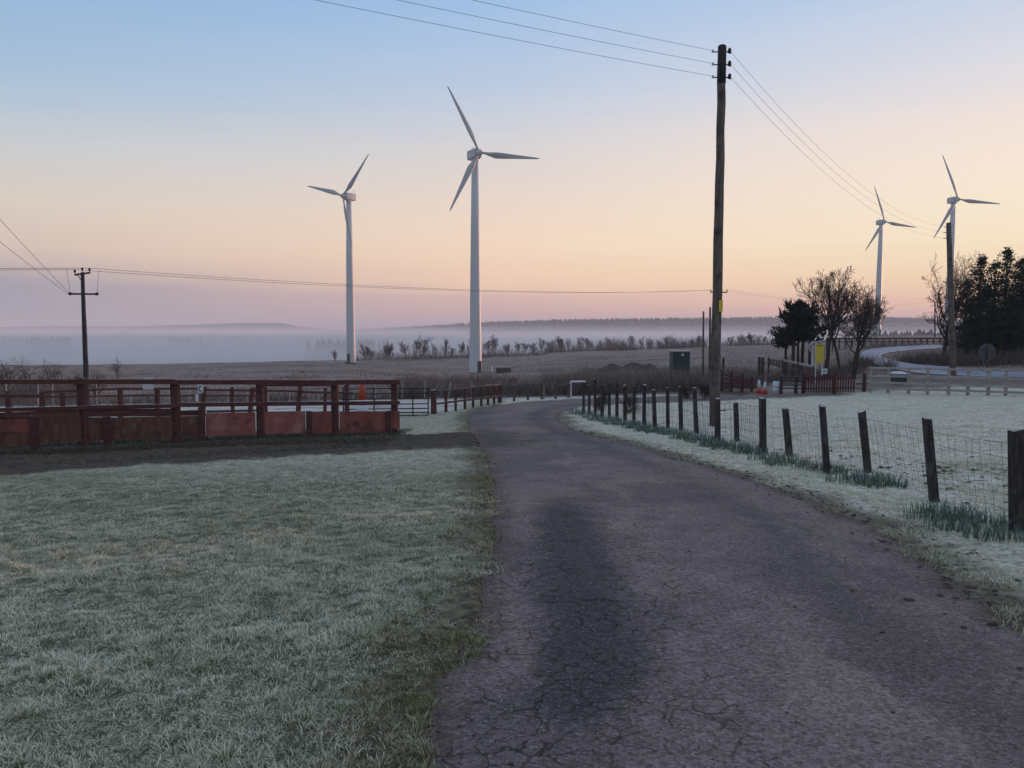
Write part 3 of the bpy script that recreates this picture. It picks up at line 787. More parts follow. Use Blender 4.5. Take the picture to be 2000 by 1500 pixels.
def turbine(loc, yaw, phases, label, scale=1.0, wide=1.0, br=.845):
    global _blademe
    t = thing('wind_turbine', label, 'wind turbine', loc, 'wind turbines on the moor')
    t.location = (0, 0, 0)
    mb = MB().lathe([(1.17 * wide, -1.5), (1.16 * wide, 0), (1.12 * wide, 4), (1.0 * wide, 14), (.82 * wide, 27), (.60 * wide, 39.75)], 36)
    tw = mb.build('tower', 'tower_white', t, True)
    MB().lathe([(1.36 * wide, -1.5), (1.36 * wide, .28)], 28).build('footing', 'sign_grey', tw)
    for rz_, zz_ in ((1.015, 14.0), (.835, 27.0)): MB().lathe([(rz_ * wide, zz_ - .07), (rz_ * wide, zz_ + .07)], 32).build('flange', 'tower_white', tw)
    MB().lathe([(.68 * wide, 39.45), (.68 * wide, 39.8)], 28).build('yaw_ring', 'tower_white', tw)
    d = MB().box((0.25, -1.13 * wide, 1.5), (.75, .14, 1.9)); d.build('door', 'sign_grey', tw)
    st = MB(); st.box((0.25, -1.5 * wide, .25), (.9, .7, .5)); st.build('step', 'dark_metal', tw)
    n = MB()
    prof = [(-1.35, .62, .66, .1), (-1.2, .80, .82, .05), (0.3, .92, .92, 0), (1.6, .86, .86, .06), (2.0, .55, .6, .22)]
    rings = []
    for (y, hw, hh, dz) in prof:
        ring = []
        for (sx_, sz_) in ((-1, -.75), (-.75, -1), (.75, -1), (1, -.75), (1, .75), (.75, 1), (-.75, 1), (-1, .75)):
            ring.append(Vector((sx_ * hw, y, 40.6 + dz + sz_ * hh)))
        rings.append(ring); n.v += ring
    for i in range(len(rings) - 1):
        for k in range(8):
            a, b2 = i * 8 + k, i * 8 + (k + 1) % 8; n.f.append((b2, a, a + 8, b2 + 8))
    n.f.append(tuple(range(8))); n.f.append(tuple(len(n.v) - 1 - k for k in range(8)))
    na = n.build('nacelle', 'tower_white', t)
    MB().tube([(0.3, 1.5, 41.4), (.3, 1.5, 42.3)], .03, 5).tube([(-.05, 1.5, 42.2), (.65, 1.5, 42.2)], .03, 5).build('wind_vane', 'dark_metal', na)
    hub = MB().tube([(0, -1.3, 40.6), (0, -1.5, 40.6), (0, -2.0, 40.6), (0, -2.45, 40.6), (0, -2.65, 40.6)], [.5, .62, .6, .38, .1], 14).build('hub', 'tower_white', t, True)
    for ph in phases:
        if _blademe is None:
            o = blade_mesh().build('blade', 'blade_white', t, True); _blademe = o.data
        else:
            o = bpy.data.objects.new('blade', _blademe); C.objects.link(o); o.parent = t
        o.location = (0, -1.9, 40.6); o.scale = (.8, .8, br)
        o.rotation_euler = (R(1.5), R(ph), 0)
    t.location = loc; t.rotation_euler = (0, 0, R(yaw)); t.scale = (scale,) * 3
    return t
P = at(929, 141); turbine((P.x, P.y, P.z), 29, (89, 209, 329), scale=.974, label='tall white wind turbine standing in the middle, nearest and largest of the four')
P = at(686, 187); turbine((P.x, P.y, P.z), -34, (46, 166, 286), scale=.985, label='white wind turbine with its rotor turned sideways, left of the largest one')
P = at(1713, 268); turbine((P.x, P.y, P.z), 14, (97, 217, 337), scale=.965, br=.885, label='smallest far wind turbine rising behind the bare tree cluster')
P = at(1851, 224); turbine((P.x, P.y, P.z), 10, (94, 214, 334), scale=.965, br=.94, label='wind turbine partly hidden behind the wooden pole beside the conifers')

# ------------------------------------------------------------------ poles and wires
def catenary(a, b2, sag, n=24):
    a, b2 = Vector(a), Vector(b2); out = []
    for i in range(n + 1):
        t = i / n; p = a.lerp(b2, t); p.z -= sag * 4 * t * (1 - t); out.append(p)
    return out
def wire(a, b2, sag, r_, label, group):
    mb = MB().tube(catenary(a, b2, sag), r_, 5)
    o = mb.build('overhead_wire', 'wire', None, True)
    return tag(o, label, 'wire', group)
def wood_pole(base, top, r0, r1, label, mat='pole_wood', tar=True):
    t = thing('utility_pole', label, 'utility pole', base)
    b2 = Vector(base); a2 = Vector(top); dirn = a2 - b2
    rr = random.Random(int(base[0] * 100) & 0xffff)
    pts, rads = [], []
    N = 14
    for i in range(N + 1):
        f_ = i / N; p = b2 + dirn * f_ - Vector((0, 0, .6)) * (1 if i == 0 else 0)
        pts.append(p + Vector((rr.gauss(0, .006), rr.gauss(0, .006), 0))); rads.append(r0 + (r1 - r0) * f_ + rr.gauss(0, .003))
    pts.append(a2 + Vector((0, 0, .04))); rads.append(r1 * .75)
    MB().tube(pts, rads, 12).build('pole', mat, t, True)
    return t
# main pole
mb0 = gp(1396, 831); ztop_m = zat(mb0.y, 92)
mtop = Vector((xat(1410.5, mb0.y, ztop_m), mb0.y, ztop_m))
main_pole = wood_pole(mb0, mtop, .145, .105, 'tall weathered wooden pole with a yellow warning plate, standing in the field')
MB().tube([mtop - Vector((0, 0, .95)), mtop + Vector((0, 0, .02)), mtop + Vector((0, 0, .05))], [.116, .113, .08], 12).build('tarred_top', 'pole_tar', main_pole, True)
ins_m = []
for k, py in enumerate((99, 124, 149)):
    z = zat(mb0.y, py); c = Vector((xat(1410, mb0.y, z), mb0.y, z))
    br = MB(); br.tube([c + Vector((-.26, 0, -.03)), c + Vector((.24, 0, -.03))], .016, 6); br.tube([c + Vector((.22, 0, -.08)), c + Vector((.22, 0, .02))], .02, 6)
    bo = br.build('bracket', 'dark_metal', main_pole)
    io = MB().lathe([(.03, -.07), (.055, -.06), (.04, -.02), (.055, 0.0), (.04, .03), (.03, .06)], 10, c + Vector((.2, -.02, 0))).build('insulator', 'black_paint', main_pole, True)
    MB().lathe([(.02, -.05), (.035, -.03), (.02, .03)], 8, c + Vector((-.24, 0, 0))).build('insulator', 'white_plastic', main_pole, True)
    ins_m.append((c + Vector((-.24, 0, 0)), c + Vector((.2, -.02, 0))))
zs_ = zat(mb0.y, 598)
pc = Vector((xat(1405, mb0.y, zs_), mb0.y - .15, zs_))
pl = MB(); pl.box(pc, (.12, .012, .30), .35); plo = pl.build('warning_plate', 'sign_yellow', main_pole); plo['label'] = 'yellow plate with a black bolt'
bolt = MB(); e = pc + Vector((0.0, -.0085, 0)); cx_, sx2 = math.cos(.35), math.sin(.35)
def bp(u_, w_): return e + Vector((u_ * cx_, u_ * sx2, w_))
bolt.poly([bp(.03, .09), bp(-.012, .0), bp(.008, .0), bp(-.03, -.09), bp(.022, .018), bp(.002, .018)][::-1]); bolt.build('bolt_mark', 'black_paint', plo)
sp = MB().tube([mb0 + Vector((.12, -.03, .42)), mb0 + Vector((.3, -.03, .42))], .015, 5); sp.build('step_peg', 'dark_metal', main_pole)

# right pole by the conifers
rb = at(1862, 42); zt_ = zat(42, 436); rtop = Vector((xat(1852.5, 42, zt_), 42, zt_))
right_pole = wood_pole(rb, rtop, .17, .12, 'brown wooden pole behind the pale rail fence, overlapping a wind turbine')
ins_r = []
for k in range(3):
    c = rtop + Vector((0, 0, -.2 - .3 * k)); br = MB().tube([c + Vector((-.24, 0, 0)), c + Vector((.24, 0, 0))], .02, 6); br.build('bracket', 'dark_metal', right_pole); ins_r.append(c + Vector((-.24, 0, .02)))
# pole beyond the frame to which the main line runs
ob = Vector((-28.8, .6, h(-28.8, .6))); otop = Vector((-28.8, .6, mtop.z + .1))
out_pole = wood_pole(ob, otop, .145, .105, 'wooden pole at the far end of the wires crossing overhead')
for k in range(3):
    a, b2 = ins_m[k]
    wire(a, Vector((-28.8, .6, a.z)), .38, .0044, ['topmost', 'middle', 'lowest'][k] + ' of the three wires crossing the blue sky from the main pole', 'wires from the main pole')
    wire(b2, ins_r[k], 1.0, .0044, ['topmost', 'middle', 'lowest'][k] + ' of the wires sagging from the main pole to the conifers', 'wires from the main pole')

# left pole with two cross-arms
lb = at(170, 45); lz = zat(45, 533); ltop = Vector((xat(161, 45, lz), 45, lz))
left_pole = wood_pole(lb, ltop, .16, .10, 'dark pole with two cross-arms rising behind the maroon rails', 'pole_tar')
LDIR = Vector((math.cos(R(12)), math.sin(R(12)), 0))
arm = MB().beam(ltop + LDIR * -.42 + Vector((0, 0, -.12)), ltop + LDIR * .42 + Vector((0, 0, .02)), .1, .09); ar1 = arm.build('cross_arm', 'pole_tar', left_pole)
MB().beam(ltop + LDIR * -.28 + Vector((0, 0, -.1)), ltop + Vector((0, -.06, -.5)), .04, .03).build('brace', 'dark_metal', left_pole)
tips = []
for u_, dz in ((-.40, .14), (0.0, .28), (.38, .24)):
    p = ltop + LDIR * u_ + Vector((0, 0, dz - .08))
    MB().lathe([(.02, -.16), (.02, -.05), (.075, -.03), (.05, .02), (.08, .05), (.04, .11)], 8, p).build('insulator', 'black_paint', left_pole, True); tips.append(p + Vector((0, 0, .12)))
la = ltop + Vector((.02, 0, -1.22))
MB().beam(la - LDIR * .72, la + LDIR * .72, .1, .09).build('cross_arm', 'pole_tar', left_pole)
low_tips = []
for s_ in (-1, 1):
    p = la + LDIR * .72 * s_
    MB().lathe([(.05, -.08), (.11, -.05), (.06, 0), (.11, .05), (.05, .1)], 8, p).build('insulator', 'black_paint', left_pole, True); low_tips.append(p)
    MB().tube([p + Vector((0, 0, .1)), p + LDIR * .06 * s_ + Vector((0, 0, .7)), p + LDIR * .14 * s_ + Vector((0, 0, 1.38))], .01, 4).build('dropper', 'wire', left_pole)
MB().tube([lb + Vector((.26, -.1, 0)), lb + Vector((.2, -.1, 2.4)), lb + Vector((.12, -.1, 3.4))], .015, 5).build('earth_cable', 'dark_metal', left_pole)
# far pole hidden behind the main pole
fb = at(1404, 90); fz = zat(90, 571); ftop = Vector((xat(1404, 90, fz), 90, fz))
far_pole = wood_pole(fb, ftop + Vector((0, 0, .1)), .17, .11, 'distant pole almost hidden behind the tall weathered pole', 'pole_tar')
FD = Vector((1, 0, 0)); ftips = []
MB().beam(ftop - FD * .98, ftop + FD * .98, .12, .1).build('cross_arm', 'pole_tar', far_pole)
for u_ in (-.95, 0.05, .95):
    p = ftop + FD * u_ + Vector((0, 0, .2)); MB().lathe([(.03, -.2), (.03, -.1), (.09, -.06), (.06, 0), (.08, .05), (.03, .1)], 8, p).build('insulator', 'black_paint', far_pole, True); ftips.append(p + Vector((0, 0, .1)))
# pole near the skyline on the right
gb = at(1826, 205); gz_ = zat(205, 589); gtop = Vector((xat(1826, 205, gz_), 205, gz_))
sky_pole = wood_pole(gb, gtop, .2, .16, 'thin distant pole on the skyline between the bare trees', 'pole_tar')
MB().beam(gtop + Vector((-1, 0, -.1)), gtop + Vector((1, 0, -.1)), .15, .12).build('cross_arm', 'pole_tar', sky_pole)
lob = Vector((-74, 27, h(-74, 27))); lotop = Vector((-74, 27, 4.9))
lo_pole = wood_pole(lob, lotop, .16, .1, 'dark pole at the next span of the low wires, beyond the paddock', 'pole_tar')
MB().beam(lotop + Vector((-.5, .4, 0)), lotop + Vector((.5, -.4, 0)), .1, .09).build('cross_arm', 'pole_tar', lo_pole)
for k, nm in ((0, 'lower'), (2, 'upper')):
    wire(tips[k], ftips[k], .75, .011, nm + ' of the two wires running level from the left pole across the turbines', 'low wires over the moor')
    wire(tips[k], lotop + Vector((-.4 + .4 * k, .3 - .3 * k, .1 + .05 * k)), .45, .013, nm + ' of the two wires leaving the left pole for the picture edge', 'low wires over the moor')
    wire(ftips[k], gtop + Vector((-.9 + .9 * k, 0, 0)), 1.3, .011, nm + ' of the two faint wires running behind the bare trees', 'low wires over the moor')
ub = Vector((-14, 11, h(-14, 11))); utop = Vector((-14, 11, 11.6))
up_pole = wood_pole(ub, utop, .15, .11, 'tall pole beside the lawn holding the slanting service wires')
MB().beam(utop + Vector((-.5, .3, -.15)), utop + Vector((.5, -.3, -.15)), .1, .09).build('cross_arm', 'pole_tar', up_pole)
wire(low_tips[0], utop + Vector((-.2, 0, 0)), .3, .010, 'upper of the two faint wires slanting down to the left pole', 'slanting service wires')
wire(low_tips[0] + Vector((-.05, 0, -.05)), utop + Vector((-2.4, -.4, -.6)), .3, .010, 'lower of the two faint wires slanting down to the left pole', 'slanting service wires')

# two bare brown poles behind the drive
for px, pt, y, r_, lab in ((1373, 608, 52, .07, 'slim brown pole beside the green kiosk'), (1386, 600, 54, .08, 'slim brown pole close to the left side of the tall pole')):
    p = at(px, y); z = zat(y, pt); q = Vector((xat(px + 1, y, z), y, z))
    o = MB().tube([p - Vector((0, 0, .4)), p.lerp(q, .5), q], [r_, r_ * .95, r_ * .85], 8).build('wooden_pole', 'brown_wood', None, True, p)
    tag(o, lab, 'pole')

# ------------------------------------------------------------------ fences
def leanpost(mb, b2, t, w, d=None):
    d = d or w
    b2, t = Vector(b2), Vector(t)
    rr = random
    P = []
    for (c, k) in ((b2 - Vector((0, 0, .35)), 1.0), (t, .95)):
        for sx_, sy_ in ((-1, -1), (1, -1), (1, 1), (-1, 1)):
            P.append(c + Vector((sx_ * w / 2 * k + rr.gauss(0, w * .03), sy_ * d / 2 * k + rr.gauss(0, w * .03), 0)))
    for i in range(4, 8): P[i].z += rr.gauss(0, .012)
    mb.hexa(P)
random.seed(11)
POSTS = [(1992, 1040, 1984, 838), (1832, 982, 1812, 817), (1702, 924, 1681, 804), (1620, 925, 1605, 794), (1546, 890, 1534, 797), (1491, 886, 1490, 778), (1441, 864, 1436, 786), (1402, 866, 1402, 778),
         (1362, 847, 1357, 757), (1331, 840, 1329, 755), (1305, 838, 1304, 757), (1281, 841, 1277, 762), (1258, 831, 1259, 752), (1238, 826, 1239, 754), (1221, 823, 1221, 752), (1205, 821, 1205, 750), (1190, 818, 1190, 748), (1176, 816, 1177, 752), (1163, 814, 1162, 741), (1151, 811, 1151, 752), (1140, 808, 1140, 747)]
wf = thing('wire_fence', 'row of dark leaning wooden posts with sheep netting along the drive', 'fence', gp(1402, 866))
bases = []
for i, (bx, by, tx, ty) in enumerate(POSTS):
    b2 = gp(bx, by); z = zat(b2.y, ty); t = Vector((xat(tx, b2.y, z), b2.y + random.uniform(-.04, .04), z))
    mb = MB(); w = random.choice((.09, .098, .105)); leanpost(mb, b2, t, w); o = mb.build('post', 'post_dark', wf)
    bases.append((b2, t))
# one more post outside the frame so that the netting runs on
b2 = bases[0][0] + Vector((.5, -2.4, 0)); b2.z = h(b2.x, b2.y); mb = MB(); leanpost(mb, b2, b2 + Vector((0, 0, 1.05)), .115); mb.build('post', 'post_dark', wf)
bases.insert(0, (b2, b2 + Vector((0, 0, 1.05))))
for i in range(len(bases) - 1):
    (a, ta), (c, tc_) = bases[i], bases[i + 1]
    L = (c - a).length; nst = max(3, int(L / .15)); r_ = .0020 if i < 6 else .0035
    if i > 14: nst = max(2, int(L / .3))
    mb = MB(); hs = (.06, .2, .36, .54, .74, .88)
    ea, ec = (ta - a).normalized(), (tc_ - c).normalized()
    for hh in hs:
        pts = [(a + ea * hh).lerp(c + ec * hh, f_ / 6) + Vector((random.gauss(0, .006), -.065, random.gauss(0, .010) - (.02 if 0 < f_ < 6 else 0))) for f_ in range(7)]
        mb.tube(pts, r_, 3, False)
    for k in range(1, nst):
        f_ = k / nst; p0 = a.lerp(c, f_) + Vector((random.gauss(0, .01), -.065, .05)); p1 = p0 + ea.lerp(ec, f_) * .82 + Vector((random.gauss(0, .02), 0, random.gauss(0, .01)))
        mb.tube([p0, (p0 + p1) / 2 + Vector((random.gauss(0, .012), 0, 0)), p1], r_ * .85, 3, False)
    mb.build('netting', 'wire', wf)

def slab(A, B, px0, px1, t0, b0, t1, b1, thick, off, name, mat, parent, label=None):
    """a board on the fence line A-B: columns px0..px1, upper/lower rows at each end"""
    p, q = on_line(px0, A, B), on_line(px1, A, B)
    d = (B - A); d.z = 0; d.normalize(); nrm = Vector((d.y, -d.x, 0))
    if nrm.y > 0: nrm = -nrm
    p = p + nrm * off; q = q + nrm * off
    p0, p1 = Vector((p.x, p.y, zat(p.y, b0))), Vector((p.x, p.y, zat(p.y, t0)))
    q0, q1 = Vector((q.x, q.y, zat(q.y, b1))), Vector((q.x, q.y, zat(q.y, t1)))
    k = nrm * thick / 2
    mb = MB().hexa([p0 + k, q0 + k, q0 - k, p0 - k, p1 + k, q1 + k, q1 - k, p1 - k])
    o = mb.build(name, mat, parent)
    if label: o['label'] = label
    return o
def post_on(A, B, px, top, w, parent, mat, bottom=None, name='post', lean=0, off=0.0):
    p = on_line(px, A, B)
    d = (B - A); d.z = 0; d.normalize(); nrm = Vector((d.y, -d.x, 0))
    if nrm.y > 0: nrm = -nrm
    p = p + nrm * off
    z = zat(p.y, top); t = Vector((p.x + lean, p.y, z))
    mb = MB(); leanpost(mb, p if bottom is None else Vector((p.x, p.y, zat(p.y, bottom) + .35)), t, w); return mb.build(name, mat, parent)

# maroon paddock rails with kick boards
A, B = gp(165, 875), gp(775, 845)
pf_ = thing('paddock_fence', 'maroon rail fence with patched red kick boards beside the dirt track', 'fence', gp(510, 857))
for px, top in ((-250, 731), (-45, 735), (165, 738), (345, 740), (510, 742), (655, 742), (771, 743)):
    post_on(A, B, px, top, .165, pf_, 'rail_maroon')
bays = [(-250, -45), (-45, 165), (165, 345), (345, 510), (510, 655), (655, 778)]
for i, (x0, x1) in enumerate(bays):
    y0 = 741 + (0 if i < 3 else 1)
    slab(A, B, x0, x1, y0, y0 + (9 if i not in (4,) else 13), y0 + random.uniform(-.6, .6), y0 + (9 if i not in (4,) else 12), .05, .12, 'rail', 'rail_maroon', pf_)
mids = [(806, 797), (798, 793), (792, 789), (787, 785.5), (785, 784), (784, 783)]
for (x0, x1), (ya, yb) in zip(bays, mids):
    slab(A, B, x0, x1, ya, ya + 8, yb, yb + 7.5, .05, .12, 'rail', 'rail_maroon', pf_)
for px, top, lowp in ((210, 813, 872), (394, 795, 866), (601, 803, 852), (757, 803, 848), (70, 812, 880)):
    post_on(A, B, px, top, .12, pf_, 'rail_maroon', None, 'short_post', off=.14)
BOARDS = [(-250, -45, 815, 842, 815, 842, 'panel_brown'), (-45, 158, 808, 820, 800, 815, 'panel_brown'), (-45, 62, 816, 843, 815, 841, 'panel_red'), (66, 160, 815, 859, 814, 856, 'panel_brown'), (-45, 64, 844, 866, 843, 862, 'panel_brown'),
          (172, 338, 799, 814, 798, 812.5, 'rail_maroon'), (175, 206, 815, 853, 815, 852, 'panel_brown'), (216, 337, 815.5, 852, 813, 849, 'panel_brown'), (352, 390, 802, 812, 801, 811, 'rail_maroon'),
          (352, 389, 813, 848, 812, 847, 'panel_brown'), (402, 498, 807, 844, 805, 842, 'panel_pink'), (404, 500, 802, 806, 800, 804, 'rail_maroon'), (516, 595, 804, 840, 803, 838.5, 'panel_pink'), (606, 646, 804, 839, 803, 838, 'panel_red'), (662, 753, 803.5, 838.5, 803, 837, 'panel_red'), (760, 778, 803, 831, 803, 830, 'panel_red')]
for (x0, x1, a_t, a_b, b_t, b_b, mt) in BOARDS:
    ex = 7 if a_b > 828 else 0
    slab(A, B, x0, x1, a_t, a_b + ex + random.uniform(-1, 1), b_t, b_b + ex + random.uniform(-1, 1), .022, .10, 'kick_board', mt, pf_)
for (x0, x1, t_, bt_) in ((283, 302, 737.5, 741), (282, 303, 750.5, 760.5)):
    slab(A, B, x0, x1, t_, bt_, t_, bt_, .012, .17, 'notice_board', 'white_plastic', pf_, 'small blank white board')

# second, inner rail fence with leaning posts
A2, B2 = at(-60, 26.5), at(700, 30.5)
pf2 = thing('paddock_fence', 'second maroon rail fence with leaning posts seen through the front rails', 'fence', at(392, 29))
for px, top, w, ln in ((-120, 765, .14, 0), (18, 765, .14, 0), (84, 766, .14, 0), (124, 768, .13, 0), (236, 758, .15, .02), (310, 757, .15, -.02), (394, 754, .15, .14), (455, 757, .12, 0), (486, 757, .16, .18), (520, 756, .1, 0), (580, 753, .16, .16), (634, 757, .12, .05), (678, 750, .17, 0)):
    post_on(A2, B2, px, top, w, pf2, 'rail_maroon', None, 'post', ln)
for x0, x1, ya, yb in ((-120, 84, 768, 770), (84, 236, 764, 757), (236, 394, 757, 757), (394, 580, 759, 762), (580, 690, 763, 766)):
    slab(A2, B2, x0, x1, ya, ya + 4.5, yb, yb + 4, .04, .09, 'rail', 'rail_maroon', pf2)
for x0, x1, ya, yb in ((-120, 124, 774, 773), (124, 310, 773, 770), (310, 520, 771, 771)):
    slab(A2, B2, x0, x1, ya, ya + 3.5, yb, yb + 3.5, .04, .09, 'rail', 'rail_maroon', pf2)
mk = thing('arena_marker', 'white marker board with a black letter C on the inner fence', 'sign', on_line(394, A2, B2))
mo = slab(A2, B2, 388.5, 399.5, 750, 767, 750, 767, .015, .14, 'board', 'white_plastic', mk)
p = on_line(394, A2, B2); cz = zat(p.y, 758.5); dd_ = (B2 - A2).normalized(); nn = Vector((dd_.y, -dd_.x, 0)); nn = -nn if nn.y > 0 else nn
c0 = Vector((p.x, p.y, cz)) + nn * .152
mb = MB(); arc = [R(a) for a in range(45, 316, 15)]
for a0, a1 in zip(arc, arc[1:]):
    def q_(r1, r2, a): return c0 + dd_ * (r1 * math.cos(a)) + Vector((0, 0, r2 * math.sin(a)))
    mb.quad(q_(.075, .115, a0), q_(.075, .115, a1), q_(.038, .075, a1), q_(.038, .075, a0))
mb.build('letter', 'black_paint', mo)
mk2 = slab(A2, B2, 383.5, 389.5, 770, 784, 770, 784, .015, .14, 'arena_marker', 'white_plastic', None)
tag(mk2, 'narrow white board fixed just below the letter C board', 'sign')

# thin pale stakes of the electric fence behind
ef = thing('stake_fence', 'line of thin pale stakes with tape behind the paddock', 'fence', at(370, 43))
prev = None
for px, top, bot in ((-60, 752, 776), (14, 752, 775), (75, 751, 775), (104, 750, 774), (190, 750, 775), (256, 751, 775), (332, 750, 775), (370, 750, 775), (445, 751, 774), (482, 748, 775), (524, 750, 776), (566, 750, 775), (604, 751, 775), (649, 745, 776), (690, 748, 777), (733, 746, 777), (785, 744, 777), (829, 744, 777), (874, 745, 780), (922, 745, 778)):
    p = at(px, 42.6 + random.uniform(-.5, .5)); z = zat(p.y, top)
    q = Vector((p.x + (random.uniform(-.05, .05) if px != 874 else .18), p.y, z))
    MB().tube([p - Vector((0, 0, .2)), q], .032, 6).build('stake', 'pale_wood', ef)
    if prev is not None: MB().tube(catenary(prev.lerp(pb, .25), q.lerp(p, .25), .03, 5), .008, 4).build('tape', 'wire', ef)
    prev, pb = q, p

# cone behind the rails
def cone_thing(base, hgt, label, tip_red):
    t = thing('traffic_cone', label, 'traffic cone', base)
    z0, z1 = .04 * hgt, hgt
    r = lambda f_: (.155 * (1 - f_) + .035 * f_) * hgt / .75
    def ring(f0, f1): return MB().lathe([(r(f0), z0 + (z1 - z0) * f0), (r(f1), z0 + (z1 - z0) * f1)], 18, base)
    MB().box(Vector(base) + Vector((0, 0, .02 * hgt)), (.42 * hgt / .75, .42 * hgt / .75, .04 * hgt), .3).build('base', 'cone_red' if not tip_red else 'white_plastic', t)
    if tip_red:
        ring(0, .52).build('sleeve', 'white_plastic', t, True); ring(.52, 1).build('tip', 'cone_red', t, True)
    else:
        ring(0, .36).build('body', 'cone_red', t, True); ring(.36, .95).build('sleeve', 'white_plastic', t, True); ring(.95, 1).build('tip', 'cone_red', t, True)
    return t
p = at(708, 25.5); cone_thing(p, zat(p.y, 747) - p.z, 'red and white cone standing behind the paddock rails near the gate', True)
p = gp(1482, 769); cone_thing(p, zat(p.y, 741) - p.z, 'traffic cone with white top, left of the pair beside the field', False)
p = gp(1493.5, 770.5); cone_thing(p, zat(p.y, 744) - p.z, 'traffic cone with white top, right of the pair beside the drum', False)

# tube gate
A3, B3 = gp(668, 819), gp(838, 812)
gt = thing('field_gate', 'dark tubular field gate standing between the paddock and the brown rails', 'gate', on_line(800, A3, B3))
def onz(A_, B_, px, py): q = on_line(px, A_, B_); return Vector((q.x, q.y, zat(q.y, py)))
for k, yy in enumerate((758, 768, 778, 788.5, 797.5, 805, 811)):
    MB().tube([onz(A3, B3, 670, yy + 2), onz(A3, B3, 837, yy)], .022, 6).build('bar', 'dark_metal', gt)
for px in (671, 731, 806.5, 836.5):
    MB().tube([onz(A3, B3, px, 757), onz(A3, B3, px, 812.5)], .026, 6).build('upright', 'dark_metal', gt)
# brown rail fence from the gate to the bend
A4, B4 = gp(847, 809), gp(976, 787)
rf = thing('rail_fence', 'short brown two-rail fence curving from the gate towards the bend', 'fence', A4)
for px, top, w in ((847, 762, .2), (871, 759, .11), (890, 757, .11), (908, 755, .11), (924, 754, .11), (940, 752, .11), (953, 751, .11), (965, 749, .11), (976, 746, .2)):
    post_on(A4, B4, px, top, w, rf, 'rail_maroon')
for x0, x1 in ((850, 908), (908, 976)):
    f0, f1 = (x0 - 847) / 129, (x1 - 847) / 129
    slab(A4, B4, x0, x1, 763 - 14 * f0, 766 - 14 * f0, 763 - 14 * f1, 766 - 14 * f1, .06, .1, 'rail', 'brown_wood', rf)
    slab(A4, B4, x0, x1, 787 - 16 * f0, 790.5 - 16 * f0, 787 - 16 * f1, 790.5 - 16 * f1, .06, .1, 'rail', 'rail_maroon', rf)
# post fence beyond the bend
A5, B5 = gp(985, 785), gp(1114, 776.5)
pf5 = thing('post_fence', 'thin dark posts with one rail on the far side of the bend', 'fence', gp(1031, 781))
for px, top in ((1004, 752), (1031, 751), (1058, 747), (1085, 748), (1110, 748)):
    post_on(A5, B5, px, top, .12, pf5, 'brown_wood')
slab(A5, B5, 976, 1062, 748.5, 751, 749, 751.5, .05, .08, 'rail', 'brown_wood', pf5)
slab(A5, B5, 1062, 1112, 750, 752, 750, 752, .05, .08, 'rail', 'brown_wood', pf5)
MB().tube([onz(A5, B5, 1062, 779), onz(A5, B5, 1062, 748)], .04, 6).build('pale_stake', 'pale_wood', pf5)
wp = thing('barrier_rail', 'white pipe barrier at the far end of the bend', 'barrier', on_line(1114.6, A5, B5))
MB().tube([onz(A5, B5, 1115, 777), onz(A5, B5, 1115, 746)], .045, 8).build('upright', 'white_plastic', wp)
MB().tube([onz(A5, B5, 1114, 745.5), onz(A5, B5, 1143, 745)], .05, 8).build('arm', 'white_plastic', wp)

# pale four-rail fence on the right
A6, B6 = gp(1697, 767), gp(2000, 773)
pl_ = thing('rail_fence', 'pale weathered four-rail fence along the back of the frosted field', 'fence', on_line(1850, A6, B6))
for k, px in enumerate((1699, 1734, 1774, 1811, 1852, 1890, 1930, 1964, 2006, 2052, 2100, 2150)):
    post_on(A6, B6, px, 717 + .012 * (px - 1700), .11, pl_, 'pale_wood', off=-.06)
segs = [(1694, 1811), (1811, 1930), (1930, 2052), (2052, 2160)]
for k, (x0, x1) in enumerate(segs):
    for (l_, r_) in ((719, 723), (733.5, 739), (746, 755.5), (757.5, 767)):
        f0, f1 = (x0 - 1700) / 300, (x1 - 1700) / 300
        ya, yb = l_ + (r_ - l_) * f0 + random.uniform(-.5, .5), l_ + (r_ - l_) * f1 + random.uniform(-.5, .5)
        slab(A6, B6, x0, x1, ya - 2, ya + 2.6, yb - 2, yb + 2.6, .04, .03, 'rail', 'pale_wood', pl_)
# dark gate and picket panel
A7, B7 = gp(1525, 770.5), gp(1690, 765)
dg = thing('wooden_gate', 'small dark open-railed gate between the drum and the picket panel', 'gate', A7)
for px, top in ((1525, 733), (1554, 736)): post_on(A7, B7, px, top, .14, dg, 'post_dark')
for yy in (736, 742, 751, 757): slab(A7, B7, 1527, 1566, yy, yy + 2.2, yy, yy + 2.2, .05, .06, 'rail', 'post_dark', dg)
pk = thing('picket_panel', 'red-brown picket fence panel below the yellow sign', 'fence', on_line(1620, A7, B7))
for k in range(19):
    px = 1571 + k * 5.2; slab(A7, B7, px, px + 3.3, 733 + random.uniform(-1, 1), 766, 733 + random.uniform(-1, 1), 766, .03, .08, 'picket', 'red_wood', pk)
for yy in (738, 757): slab(A7, B7, 1568, 1671, yy, yy + 3, yy, yy + 2.6, .05, .03, 'rail', 'red_wood', pk)
for px in (1569, 1630, 1688): post_on(A7, B7, px, 729, .14, pk, 'red_wood', off=-.06)
for yy in (748, 757): slab(A7, B7, 1671, 1697, yy, yy + 3, yy, yy + 2.6, .05, .03, 'rail', 'brown_wood', pk)
